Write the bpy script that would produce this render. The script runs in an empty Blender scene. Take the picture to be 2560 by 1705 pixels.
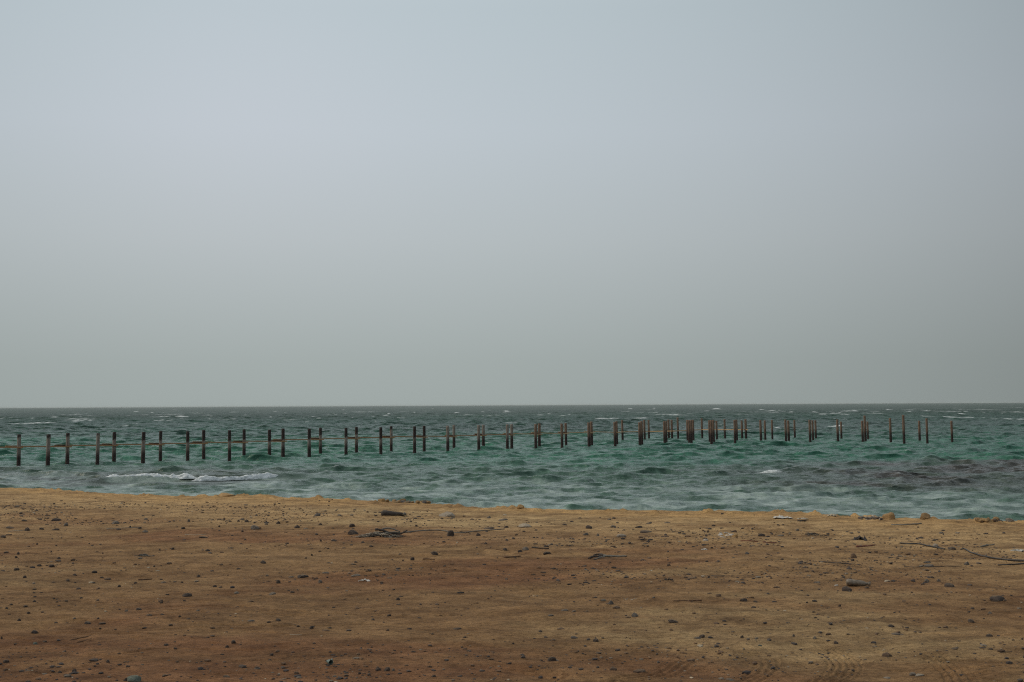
import bpy, bmesh, math, random
import numpy as np
from mathutils import Matrix, Vector, noise as mnoise
S = bpy.context.scene
COL = S.collection
rad = math.radians

# ------------------------------------------------------------------ camera
CAM_H = 4.0            # lens above the water
EYE = 1.7              # lens above the sand
F = 3556.0             # focal length in photograph pixels (50 mm on 36 mm)
cam_d = bpy.data.cameras.new('camera'); cam = bpy.data.objects.new('camera', cam_d); COL.objects.link(cam)
cam_d.sensor_width = 36.0; cam_d.lens = 50.0; cam_d.clip_start = 0.1; cam_d.clip_end = 60000
RM = Matrix.Rotation(rad(90 + 2.58), 4, 'X') @ Matrix.Rotation(rad(-0.305), 4, 'Z')
cam.matrix_world = Matrix.Translation((0, 0, CAM_H)) @ RM
S.camera = cam
S.cycles.use_denoising = False; S.cycles.filter_width = 1.15; S.cycles.use_adaptive_sampling = False
S.render.resolution_x = 1024; S.render.resolution_y = 682

# ------------------------------------------------------------------ sky, sun, exposure
SUN_EL, SUN_AZ = 40.0, -88.0      # azimuth measured from +Y (view direction), negative = left
w = bpy.data.worlds.new('World'); S.world = w; w.use_nodes = True
nt = w.node_tree; nt.nodes.clear()
def N(t, ty, **kw):
    n = t.nodes.new(ty)
    for k, v in kw.items():
        setattr(n, k, v)
    return n
out = N(nt, 'ShaderNodeOutputWorld'); bg = N(nt, 'ShaderNodeBackground'); bg2 = N(nt, 'ShaderNodeBackground')
sky = N(nt, 'ShaderNodeTexSky', sky_type='NISHITA', sun_disc=False)
sky.sun_elevation = rad(SUN_EL); sky.sun_rotation = rad(SUN_AZ); sky.dust_density = 8.0; sky.air_density = 1.2
bg.inputs['Strength'].default_value = 0.05
nt.links.new(sky.outputs[0], bg.inputs[0])
# the dust-laden overcast layer: a grey veil, brighter overhead and towards the hidden sun
tc = N(nt, 'ShaderNodeTexCoord'); sep = N(nt, 'ShaderNodeSeparateXYZ')
nt.links.new(tc.outputs['Generated'], sep.inputs[0])
rmp = N(nt, 'ShaderNodeValToRGB'); nt.links.new(sep.outputs['Z'], rmp.inputs[0])
cr = rmp.color_ramp
SKY = [(0.0, (0.350, 0.396, 0.385)), (0.03, (0.358, 0.404, 0.396)), (0.115, (0.448, 0.495, 0.512)), (0.19, (0.490, 0.548, 0.590)),
       (0.27, (0.478, 0.552, 0.592)), (0.45, (0.62, 0.70, 0.74)), (1.0, (0.88, 0.94, 0.98))]
cr.elements[0].position = 0; cr.elements[0].color = (*SKY[0][1], 1)
cr.elements[1].position = 1; cr.elements[1].color = (*SKY[-1][1], 1)
for p, c in SKY[1:-1]:
    e = cr.elements.new(p); e.color = (*c, 1)
# glow lobe
def glow(az, el, power, col):
    d = Vector((math.sin(rad(az)) * math.cos(rad(el)), math.cos(rad(az)) * math.cos(rad(el)), math.sin(rad(el))))
    dp = N(nt, 'ShaderNodeVectorMath', operation='DOT_PRODUCT'); dp.inputs[1].default_value = d
    nt.links.new(tc.outputs['Generated'], dp.inputs[0])
    mx = N(nt, 'ShaderNodeMath', operation='MAXIMUM'); nt.links.new(dp.outputs['Value'], mx.inputs[0]); mx.inputs[1].default_value = 0
    pw = N(nt, 'ShaderNodeMath', operation='POWER'); nt.links.new(mx.outputs[0], pw.inputs[0]); pw.inputs[1].default_value = power
    mc = N(nt, 'ShaderNodeMix', data_type='RGBA'); nt.links.new(pw.outputs[0], mc.inputs['Factor'])
    mc.inputs[6].default_value = (0, 0, 0, 1); mc.inputs[7].default_value = (*col, 1)
    return mc.outputs[2]
def addc(a, b):
    m = N(nt, 'ShaderNodeMix', data_type='RGBA', blend_type='ADD'); m.inputs['Factor'].default_value = 1
    nt.links.new(a, m.inputs[6]); nt.links.new(b, m.inputs[7]); return m.outputs[2]
gd = Vector((math.sin(rad(-8)) * math.cos(rad(8)), math.cos(rad(-8)) * math.cos(rad(8)), math.sin(rad(8))))
dp = N(nt, 'ShaderNodeVectorMath', operation='DOT_PRODUCT'); dp.inputs[1].default_value = gd
nt.links.new(tc.outputs['Generated'], dp.inputs[0])
fr_ = N(nt, 'ShaderNodeMapRange', interpolation_type='LINEAR'); nt.links.new(dp.outputs['Value'], fr_.inputs[0])
fr_.inputs[1].default_value = 0.86; fr_.inputs[2].default_value = 1.0; fr_.inputs[3].default_value = 0.64; fr_.inputs[4].default_value = 1.035
cm_ = N(nt, 'ShaderNodeVectorMath', operation='SCALE'); nt.links.new(rmp.outputs[0], cm_.inputs[0]); nt.links.new(fr_.outputs[0], cm_.inputs['Scale'])
c = addc(cm_.outputs[0], glow(-11, 12, 160, (0.024, 0.014, 0.020)))
nt.links.new(c, bg2.inputs[0]); bg2.inputs[1].default_value = 1.06
mxs = N(nt, 'ShaderNodeMixShader'); mxs.inputs[0].default_value = 0.93     # the dust veil hides most of the clear sky
nt.links.new(bg.outputs[0], mxs.inputs[1]); nt.links.new(bg2.outputs[0], mxs.inputs[2]); nt.links.new(mxs.outputs[0], out.inputs[0])

sl = bpy.data.lights.new('sun', 'SUN'); sl.energy = 1.5; sl.angle = rad(22); sl.color = (1.0, 0.88, 0.70)
so = bpy.data.objects.new('sun', sl); COL.objects.link(so)
sd = Vector((math.sin(rad(SUN_AZ)) * math.cos(rad(SUN_EL)), math.cos(rad(SUN_AZ)) * math.cos(rad(SUN_EL)), math.sin(rad(SUN_EL))))
so.rotation_euler = sd.to_track_quat('Z', 'Y').to_euler(); so.location = (-40, 20, 60)
S.view_settings.view_transform = 'Standard'; S.view_settings.look = 'None'
S.view_settings.exposure = 0.0; S.view_settings.gamma = 1.0

# ------------------------------------------------------------------ maths helpers
rng = np.random.default_rng(7)
random.seed(11)
_T = rng.random((256, 256))
def vnoise(x, y, s=0):
    x = np.asarray(x, float) + 37.7 * s; y = np.asarray(y, float) + 91.3 * s
    xi = np.floor(x).astype(int); yi = np.floor(y).astype(int)
    u = x - xi; v = y - yi; u = u * u * (3 - 2 * u); v = v * v * (3 - 2 * v)
    a = _T[xi & 255, yi & 255]; b = _T[(xi + 1) & 255, yi & 255]; c_ = _T[xi & 255, (yi + 1) & 255]; d = _T[(xi + 1) & 255, (yi + 1) & 255]
    return (a * (1 - u) + b * u) * (1 - v) + (c_ * (1 - u) + d * u) * v
def fbm(x, y, o=4, s=0, g=0.5):
    r = 0; a = 1; t = 0
    for i in range(o):
        r = r + a * vnoise(x * 2 ** i + 5.1 * i, y * 2 ** i - 3.3 * i, s + i); t += a; a *= g
    return r / t
def sstep(a, b, x):
    t = np.clip((x - a) / (b - a), 0, 1); return t * t * (3 - 2 * t)
R3 = np.array(RM.to_3x3())
def ray(px, py):
    return R3 @ np.array([(px - 1280) / F, -(py - 852.5) / F, -1.0])
def hor(px): return 1019.5 - 0.0053 * px
def flat(px, py, z):
    d = ray(px, py); t = (z - CAM_H) / d[2]; return np.array([d[0] * t, d[1] * t, z])

# ------------------------------------------------------------------ terrain height
SAND = CAM_H - EYE
# crest of the sand bank, as seen from the shore road: photo silhouette unprojected on to the sand level
SIL = [(-1500, 1190), (-700, 1205), (0, 1219), (100, 1221), (190, 1227), (250, 1232), (300, 1233), (350, 1238), (480, 1240), (560, 1240), (650, 1237), (700, 1242), (800, 1246),
       (940, 1252), (1060, 1256), (1120, 1262), (1200, 1268), (1400, 1272), (1500, 1276), (1850, 1277), (2000, 1279), (2100, 1287), (2250, 1294), (2400, 1298), (2560, 1304), (3300, 1325), (4100, 1345)]
_az = []; _rc = []
for a, b in SIL:
    p = flat(a, b, SAND); _az.append(math.atan2(p[0], p[1])); _rc.append(math.hypot(p[0], p[1]))
_az = np.array(_az); _rc = np.array(_rc)
# bank edge as a world curve: x -> y
_cx = _rc * np.sin(_az); _cy = _rc * np.cos(_az)
def crest_y(x):
    return np.interp(x, _cx, _cy) + 0.0 * x
# tyre tracks: world polylines
def trackpts(pts):
    return np.array([flat(a, b, SAND)[:2] for a, b in pts])
def cat(P, n=14):
    P = [np.array(p, float) for p in P]; Q = [2 * P[0] - P[1]] + P + [2 * P[-1] - P[-2]]; o = []
    for i in range(1, len(Q) - 2):
        for k in range(n):
            t = k / n
            o.append(0.5 * (2 * Q[i] + (Q[i + 1] - Q[i - 1]) * t + (2 * Q[i - 1] - 5 * Q[i] + 4 * Q[i + 1] - Q[i + 2]) * t * t + (3 * Q[i] - Q[i - 1] - 3 * Q[i + 1] + Q[i + 2]) * t ** 3))
    o.append(Q[-2]); return np.array(o)
TRACKS = [(cat(trackpts([(2000, 1602), (2060, 1618), (2108, 1645), (2105, 1675), (2060, 1705), (2010, 1740)])), 0.11, 5),
          (cat(trackpts([(1900, 1630), (1918, 1650), (1905, 1672), (1870, 1692), (1830, 1715)])), 0.10, 4),
          (cat(trackpts([(2290, 1615), (2345, 1640), (2385, 1672), (2400, 1705), (2395, 1740)])), 0.10, 4),
          (cat(trackpts([(1755, 1632), (1700, 1655), (1650, 1680), (1560, 1702), (1480, 1725)])), 0.11, 4),
          (cat(trackpts([(1150, 1655), (1280, 1668), (1400, 1690), (1460, 1712)])), 0.10, 3),
          (cat(trackpts([(1230, 1462), (1330, 1472), (1420, 1482), (1490, 1484)])), 0.18, 3)]
def tracks(x, y):
    r = np.zeros_like(x)
    for P, hw, nr in TRACKS:
        m = (x > P[:, 0].min() - .5) & (x < P[:, 0].max() + .5) & (y > P[:, 1].min() - .5) & (y < P[:, 1].max() + .5)
        if not np.any(m): continue
        xx = x[m]; yy = y[m]; best = np.full(xx.shape, 9.0); sg = np.zeros(xx.shape); al = np.zeros(xx.shape); acc = 0
        for i in range(len(P) - 1):
            ax, ay = P[i]; bx, by = P[i + 1]; dx, dy = bx - ax, by - ay; L = math.hypot(dx, dy) + 1e-9
            t = np.clip(((xx - ax) * dx + (yy - ay) * dy) / L / L, 0, 1)
            d = np.hypot(xx - ax - t * dx, yy - ay - t * dy); s = np.sign((xx - ax) * dy - (yy - ay) * dx)
            k = d < best; best = np.where(k, d, best); sg = np.where(k, s, sg); al = np.where(k, acc + t * L, al); acc += L
        u = best * sg / hw
        env = sstep(1.25, 0.95, np.abs(u)) * sstep(0, 0.4, al) * sstep(0, 0.35, acc - al) * (0.5 + 0.6 * vnoise(al * 2.2, u * 1.5, 9))
        r[m] += env * (np.cos(u * math.pi * nr) * 0.0075 - 0.003)
    return r
def land(x, y, fine=True):
    x = np.asarray(x, float); y = np.asarray(y, float)
    cy = crest_y(x)
    d = cy - y                                   # metres inland from the bank edge
    und = (fbm(x * 0.35, y * 0.35, 3, 3) - 0.5) * 0.09 * sstep(0.0, 2.5, d) + (fbm(x * 1.7, y * 1.7, 3, 5) - 0.5) * 0.035 * (0.3 + 0.7 * sstep(0.2, 2.0, d))
    h = SAND + und
    if fine:
        h = h + (fbm(x * 7, y * 7, 3, 8) - 0.5) * 0.024 + (fbm(x * 2.6, y * 4.2, 3, 18) - 0.5) * 0.035 * sstep(0.4, 0.7, fbm(x * 0.6, y * 0.6, 2, 19))  + tracks(x, y)
        # crusty ridges left by wheels
        rg = np.abs(fbm(x * 1.1 + 3, y * 3.2, 3, 12) - 0.5)
        h = h - 0.012 * sstep(0.05, 0.0, rg) * sstep(0.45, 0.6, fbm(x * 0.3, y * 0.3, 2, 14))
    dn = -d
    wob = (fbm(x * 1.3, y * 0 + 2, 4, 21) - 0.5) * 0.45
    h = h + sstep(0.9, 0.1, np.abs(dn + 0.3)) * np.maximum(fbm(x * 4.5, y * 4.5, 4, 23) - 0.61, 0) * 0.28
    slope = np.where(dn + wob > 0, (dn + wob), 0)
    h = h - np.minimum(slope ** 1.25 * 0.42, 3.6)
    return h
def on_land(px, py):
    d = ray(px, py); lo, hi = 3.0, 45.0
    ts = np.linspace(lo, hi, 900); z = CAM_H + d[2] * ts
    g = land(d[0] * ts, d[1] * ts, False) - z
    k = np.argmax(g > 0)
    if g[k] <= 0: k = len(ts) - 1
    t = ts[k] - (ts[1] - ts[0]) * (g[k] / (g[k] - g[k - 1] + 1e-9) if k else 0)
    x, y = d[0] * t, d[1] * t
    return np.array([x, y, float(land(np.array([x]), np.array([y]))[0])])

# ------------------------------------------------------------------ object helpers
def tag(o, label=None, cat_=None, group=None, kind=None):
    if label: o['label'] = label
    if cat_: o['category'] = cat_
    if group: o['group'] = group
    if kind: o['kind'] = kind
    return o
def mesh_np(name, V, Q, mat, smooth=True):
    me = bpy.data.meshes.new(name); V = np.asarray(V, np.float32); Q = np.asarray(Q, np.int32)
    me.vertices.add(len(V)); me.vertices.foreach_set('co', V.ravel())
    n = Q.shape[1]
    me.loops.add(Q.size); me.loops.foreach_set('vertex_index', Q.ravel())
    me.polygons.add(len(Q)); me.polygons.foreach_set('loop_start', np.arange(0, Q.size, n, dtype=np.int32)); me.polygons.foreach_set('loop_total', np.full(len(Q), n, np.int32))
    me.polygons.foreach_set('use_smooth', np.full(len(Q), smooth))
    me.update(calc_edges=True); me.validate()
    if mat: me.materials.append(mat)
    return me
def link(name, me, parent=None, loc=None):
    o = bpy.data.objects.new(name, me); COL.objects.link(o)
    if parent: o.parent = parent
    if loc is not None: o.location = loc
    return o
def attr(me, name, arr):
    a = me.attributes.new(name, 'FLOAT_COLOR', 'POINT') if arr.ndim == 2 else me.attributes.new(name, 'FLOAT', 'POINT')
    if arr.ndim == 2:
        full = np.ones((len(arr), 4), np.float32); full[:, :3] = arr; a.data.foreach_set('color', full.ravel())
    else: a.data.foreach_set('value', arr.astype(np.float32))
def grid_quads(nr, nc):
    i = np.arange(nr - 1)[:, None] * nc + np.arange(nc - 1)[None, :]; i = i.ravel()
    return np.stack([i, i + 1, i + nc + 1, i + nc], 1)

# material builder
def mat_new(name):
    m = bpy.data.materials.new(name); m.use_nodes = True; t = m.node_tree; b = t.nodes['Principled BSDF']; return m, t, b
def tnoise(t, scale, detail=4, rough=0.55, vec=None, dist=0.0):
    n = N(t, 'ShaderNodeTexNoise'); n.inputs['Scale'].default_value = scale; n.inputs['Detail'].default_value = detail; n.inputs['Roughness'].default_value = rough; n.inputs['Distortion'].default_value = dist
    if vec: t.links.new(vec, n.inputs['Vector'])
    return n.outputs['Fac']
def ramp(t, fac, stops):
    r = N(t, 'ShaderNodeValToRGB'); t.links.new(fac, r.inputs[0]); e = r.color_ramp.elements
    e[0].position = stops[0][0]; e[0].color = (*stops[0][1], 1); e[1].position = stops[-1][0]; e[1].color = (*stops[-1][1], 1)
    for p, c_ in stops[1:-1]: q = e.new(p); q.color = (*c_, 1)
    return r.outputs[0]
def mixc(t, fac, a, b, blend='MIX'):
    m = N(t, 'ShaderNodeMix', data_type='RGBA', blend_type=blend)
    for s, v in ((m.inputs['Factor'], fac), (m.inputs[6], a), (m.inputs[7], b)):
        if isinstance(v, (int, float)): s.default_value = v
        elif isinstance(v, tuple): s.default_value = (*v, 1)
        else: t.links.new(v, s)
    return m.outputs[2]
def bump(t, h, strength, dist, nrm=None):
    b = N(t, 'ShaderNodeBump'); b.inputs['Strength'].default_value = strength; b.inputs['Distance'].default_value = dist; t.links.new(h, b.inputs['Height'])
    if nrm: t.links.new(nrm, b.inputs['Normal'])
    return b.outputs[0]

# ------------------------------------------------------------------ water
def build_water():
    Y0, Y1 = 27.0, 24000.0
    ra = Y0 * np.exp(np.arange(int(math.log(1500 / Y0) / 0.0016)) * 0.0016); rb = ra[-1] * np.exp(np.arange(1, int(math.log(Y1 / ra[-1]) / 0.0038) + 2) * 0.0038)
    r = np.concatenate([ra, rb]); nr = len(r)
    az = np.arange(-0.44, 0.4401, 0.0016); nc = len(az)
    X = (r[:, None] * np.tan(az)[None, :]); Y = np.repeat(r[:, None], nc, 1)
    cell = r * np.interp(r, [400, 1500], [0.0016, 0.0022])
    Z = np.zeros_like(X); DX = np.zeros_like(X); DY = np.zeros_like(X); CR = np.zeros_like(X)
    g = np.random.default_rng(3)
    NW = 84
    lam = np.exp(np.linspace(math.log(0.30), math.log(10.0), NW)) * (1 + 0.04 * g.standard_normal(NW))
    calm = 0.75 + 0.5 * fbm(X * 0.035, Y * 0.035, 3, 31)     # gust patches
    for i in range(NW):
        L = lam[i]; k = 2 * math.pi / L
        spread = 0.75 if L < 3 else 0.62
        th = -math.pi / 2 + g.normal(0, spread) + 0.22
        kx, ky = k * math.cos(th), k * math.sin(th); ph = g.random() * 6.283
        slope = 0.042 if L < 0.9 else (0.046 if L < 2.2 else 0.050 if L < 5 else 0.050 * (5 / L) ** 1.6)
        a = slope / k
        f = sstep(2.0, 3.2, L / cell)
        rows = f > 0.001
        if not rows.any(): continue
        rr = np.nonzero(rows)[0]; e = rr[-1] + 1
        A = (a * f[:e] * (np.interp(r[:e], [46, 62, 110], [0.40, 0.55, 1.0]) if L > 2.2 else 1.0))[:, None]
        P = kx * X[:e] + ky * Y[:e] + ph
        sn = np.sin(P); cs = np.cos(P)
        Z[:e] += A * cs; q = 0.85
        DX[:e] -= q * A * sn * kx / k; DY[:e] -= q * A * sn * ky / k
        CR[:e] += A * k * cs
    # swell steepening on the shoal, crests along the shore
    s = np.interp(np.arange(0), [0], [0]) if False else None
    ph = (Y + 0.12 * X + 3.0 * fbm(X * 0.06, Y * 0.03, 2, 40)) * (2 * math.pi / 7.2)
    env = sstep(44, 52, Y) * sstep(92, 68, Y) * (0.25 + 1.1 * sstep(0.42, 0.62, fbm(X * 0.10, Y * 0.12, 3, 41)))
    Z = Z * calm + env * 0.07 * (np.exp(1.3 * (np.cos(ph) - 1)) * 2 - 0.8)
    DY = DY * calm - 1.3 * np.maximum(Z, 0); DX = DX * calm
    # the wave that breaks on the left
    B0 = flat(265, 1199, 0.1); B1 = flat(722, 1190, 0.1)
    t = np.clip((X - B0[0]) / (B1[0] - B0[0]), -0.5, 1.5); yb = B0[1] + (B1[1] - B0[1]) * t + 0.25 * np.sin(X * 0.9)
    be = sstep(-0.45, 0.05, t) * sstep(1.4, 0.95, t)
    dd = (Y - yb - 0.25)
    nb_ = 1 - 0.93 * be * sstep(-6, -3.5, dd) * sstep(2.5, 0.8, dd); Z = Z * nb_
    Z = Z + be * 0.26 * np.exp(-(dd / np.where(dd < 0, 0.35, 1.1)) ** 2) - be * 0.07 * np.exp(-((dd + 1.3) / 0.7) ** 2)
    for (cx_, cy_, ww, hh) in ((1500, 1172, 50, .12), (1925, 1171, 50, .1), (1545, 1190, 95, .16), (1700, 1218, 120, .14), (2260, 1200, 180, .1), (1130, 1215, 70, .08)):
        p = flat(cx_, cy_, 0.1); wx = ww * p[1] / F
        Z = Z + 0.7 * hh * np.exp(-((X - p[0]) / wx) ** 2) * np.exp(-((Y - p[1] - 0.12 * (X - p[0])) / 0.75) ** 2)
    V = np.stack([X + DX, Y + DY, Z], -1).reshape(-1, 3)
    # ---- what the water itself looks like
    def px_of(Xa, Ya):                             # world-fixed coordinate helpers (bearing and dip of each place from the shore road)
        return Xa / Ya * F + 1280, CAM_H * F / Ya
    bx, dip = px_of(X, Y)
    n1 = fbm(X * 0.05, Y * 0.035, 4, 50); n2 = fbm(X * 0.2, Y * 0.1, 4, 51); n3 = fbm(X * 0.7, Y * 0.35, 3, 52)
    deep = np.array([0.026, 0.064, 0.048]); far = np.array([0.034, 0.062, 0.046]); teal = np.array([0.024, 0.105, 0.068]); lite = np.array([0.050, 0.145, 0.100])
    silt = np.array([0.060, 0.105, 0.078]); reef = np.array([0.050, 0.045, 0.040]); wash = np.array([0.25, 0.32, 0.29])
    C = np.empty(X.shape + (3,)); C[:] = teal
    def blend(C, c_, m): return C * (1 - m[..., None]) + c_ * m[..., None]
    C = blend(C, lite, sstep(0.40, 0.65, n1) * sstep(60, 95, dip) * 0.6)
    C = blend(C, deep, sstep(92, 55, dip + 40 * (n1 - 0.5)))
    C = blend(C, far, sstep(42, 14, dip) )
    C = C * (0.72 + 0.56 * fbm(X * 0.018, Y * 0.006, 4, 56) * 1.0)[..., None]
    C = blend(C, silt, sstep(136, 172, dip + 60 * (n1 - 0.5) - 0.006 * (bx - 1280)) * 0.75)
    rf = sstep(1650, 2150, bx + 500 * (n1 - 0.5)) * sstep(140, 152, dip + 14 * (n2 - 0.5)) * sstep(236, 205, dip + 50 * (n2 - 0.5))
    C = blend(C, reef, rf * (0.55 + 0.4 * sstep(0.4, 0.6, n2)))
    rf2 = sstep(900, 500, bx) * sstep(152, 168, dip + 20 * (n2 - 0.5)) * sstep(205, 188, dip)
    C = blend(C, reef, rf2 * 0.6)
    edge = np.interp(bx, [0, 2560], [193, 262])    # milky wash near the beach
    n5 = fbm(X * 0.55, Y * 0.8, 4, 58)
    wsh = sstep(-52, -8, dip - edge + 46 * (n2 - 0.5)) * sstep(0.40, 0.62, n5)
    C = blend(C, wash, wsh * 0.85)
    # foam on the crests
    cap = np.where(Y > 300, sstep(0.72, 0.80, fbm(X * 0.11 + 9, Y * 0.02, 3, 60)) , 0)
    crest = sstep(0.25, 0.5, CR * calm / 0.25 )
    foam = crest * cap * sstep(1500, 900, Y)
    foam = np.maximum(foam, sstep(0.52, 0.72, CR * calm) * sstep(0.62, 0.70, n2) * 0.7)
    # whitecaps: short raised crests with broken foam
    caps = [(1500, 1171, 25, .5, .14), (1925, 1170, 30, .5, .12), (1560, 1181, 22, .35, .08), (1462, 1181, 18, .3, .06), (2090, 1063, 22, 1.2, .14), (190, 1052, 13, 2, .3), (205, 1051, 9, 2, .3), (450, 1041.5, 18, 3, .35), (140, 1043, 10, 2.5, .3),
            (1266, 1027, 9, 5, .5), (1266, 1030, 11, 4, .4), (2035, 1030, 9, 5, .4), (2130, 1026, 14, 5, .45), (1905, 1024, 8, 6, .5), (1790, 1022, 12, 8, .7), (965, 1038, 8, 3, .35), (1576, 1022, 7, 7, .6), (2055, 1035, 8, 4, .35), (1978, 1030, 7, 4, .4), (2400, 1034, 8, 4, .35), (2222, 1024, 6, 6, .5), (585, 1030, 11, 5, .4), (1144, 1032, 10, 4, .4), (690, 1029, 6, 5, .4), (341, 1029, 7, 5, .4), (1943, 1068, 9, 1, .16)]
    gc = np.random.default_rng(21)
    for _ in range(70):
        dipv = float(gc.uniform(7, 40)); xx = float(gc.uniform(-80, 2640)); caps.append((xx, hor(xx) + dipv, float(gc.uniform(1.2, 4.5)), 60 / dipv ** .9, 4.5 / dipv ** .9))
    for (cx_, cy_, ww, dd_, hh) in caps:
        p = flat(cx_, cy_, 0.25); wx = ww * p[1] / F
        r0, r1 = np.searchsorted(r, [p[1] - 3 * dd_, p[1] + 3 * dd_]); c0, c1 = np.searchsorted(np.tan(az), [(p[0] - 3 * wx) / p[1], (p[0] + 3 * wx) / p[1]])
        sl_ = (slice(r0, r1 + 1), slice(c0, c1 + 1)); u = (X[sl_] - p[0]) / wx; v = (Y[sl_] - p[1] - .1 * (X[sl_] - p[0])) / dd_
        Z[sl_] += hh * np.exp(-u * u - v * v * 1.5)
        foam[sl_] = np.maximum(foam[sl_], sstep(1.15, 0.7, np.hypot(u, v * .8) + 0.8 * (n3[sl_] - 0.5)))
    foam = np.clip(foam, 0, 1)
    V[:, 2] = Z.ravel()
    gl = 1.0 - 0.60 * sstep(80, 500, Y)           # share of the unresolved ripples that mirror the sky
    me = mesh_np('sea', V, grid_quads(nr, nc), None)
    attr(me, 'body', C.reshape(-1, 3)); attr(me, 'foam', foam.ravel()); attr(me, 'gloss', gl.ravel())
    m, t, b = mat_new('sea_water')
    at = N(t, 'ShaderNodeAttribute', attribute_name='body'); af = N(t, 'ShaderNodeAttribute', attribute_name='foam')
    geo = N(t, 'ShaderNodeNewGeometry')
    mp = N(t, 'ShaderNodeMapping'); mp.inputs['Scale'].default_value = (0.7, 1.25, 1); t.links.new(geo.outputs['Position'], mp.inputs['Vector'])
    a = tnoise(t, 2.6, 5, 0.62, mp.outputs[0], 0.4)
    mp2 = N(t, 'ShaderNodeMapping'); mp2.inputs['Scale'].default_value = (0.16, 0.3, 0.1); t.links.new(geo.outputs['Position'], mp2.inputs['Vector'])
    bq = tnoise(t, 1.0, 7, 0.68, mp2.outputs[0], 0.3)
    nb = bump(t, bq, 0.45, 1.0); nb = bump(t, a, 0.8, 0.14, nb)
    fb = tnoise(t, 9, 5, 0.7, geo.outputs['Position'])
    mm = N(t, 'ShaderNodeMath', operation='MULTIPLY'); t.links.new(af.outputs['Fac'], mm.inputs[0])
    fr = N(t, 'ShaderNodeMapRange'); fr.inputs[1].default_value = 0.35; fr.inputs[2].default_value = 0.6; t.links.new(fb, fr.inputs[0])
    fr.inputs[3].default_value = 0.2
    t.links.new(fr.outputs[0], mm.inputs[1])
    mp3 = N(t, 'ShaderNodeMapping'); mp3.inputs['Scale'].default_value = (0.55, 0.42, 0.3); t.links.new(geo.outputs['Position'], mp3.inputs['Vector'])
    film = tnoise(t, 2.0, 5, 0.66, mp3.outputs[0], 0.5)          # thin films of old foam and stirred silt drifting in streaks
    body = mixc(t, 1.0, at.outputs['Color'], ramp(t, film, [(0.32, (0.50, 0.56, 0.56)), (0.5, (0.95, 0.96, 0.96)), (0.68, (1.75, 1.62, 1.62))]), 'MULTIPLY')
    colr = mixc(t, mm.outputs[0], body, (0.74, 0.78, 0.79))
    t.nodes.remove(b); outn = t.nodes['Material Output']
    df = N(t, 'ShaderNodeBsdfDiffuse'); gy = N(t, 'ShaderNodeBsdfGlossy'); gy.inputs['Roughness'].default_value = 0.14
    t.links.new(colr, df.inputs['Color']); t.links.new(nb, df.inputs['Normal']); t.links.new(nb, gy.inputs['Normal'])
    ag = N(t, 'ShaderNodeAttribute', attribute_name='gloss'); fz = N(t, 'ShaderNodeFresnel'); fz.inputs['IOR'].default_value = 1.33; t.links.new(nb, fz.inputs['Normal'])
    slk = N(t, 'ShaderNodeMapRange'); t.links.new(film, slk.inputs[0]); slk.inputs[1].default_value = 0.35; slk.inputs[2].default_value = 0.65; slk.inputs[3].default_value = 0.78; slk.inputs[4].default_value = 1.2
    m0 = N(t, 'ShaderNodeMath', operation='MULTIPLY'); t.links.new(slk.outputs[0], m0.inputs[0]); t.links.new(ag.outputs['Fac'], m0.inputs[1])
    m1 = N(t, 'ShaderNodeMath', operation='MULTIPLY'); t.links.new(fz.outputs[0], m1.inputs[0]); t.links.new(m0.outputs[0], m1.inputs[1])
    iv = N(t, 'ShaderNodeMath', operation='SUBTRACT'); iv.inputs[0].default_value = 1.0; t.links.new(mm.outputs[0], iv.inputs[1])
    m2 = N(t, 'ShaderNodeMath', operation='MULTIPLY', use_clamp=True); t.links.new(m1.outputs[0], m2.inputs[0]); t.links.new(iv.outputs[0], m2.inputs[1])
    ms = N(t, 'ShaderNodeMixShader'); t.links.new(m2.outputs[0], ms.inputs[0]); t.links.new(df.outputs[0], ms.inputs[1]); t.links.new(gy.outputs[0], ms.inputs[2]); t.links.new(ms.outputs[0], outn.inputs['Surface'])
    me.materials.append(m)
    o = link('sea', me); tag(o, kind='structure')
    return o
build_water()

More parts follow.
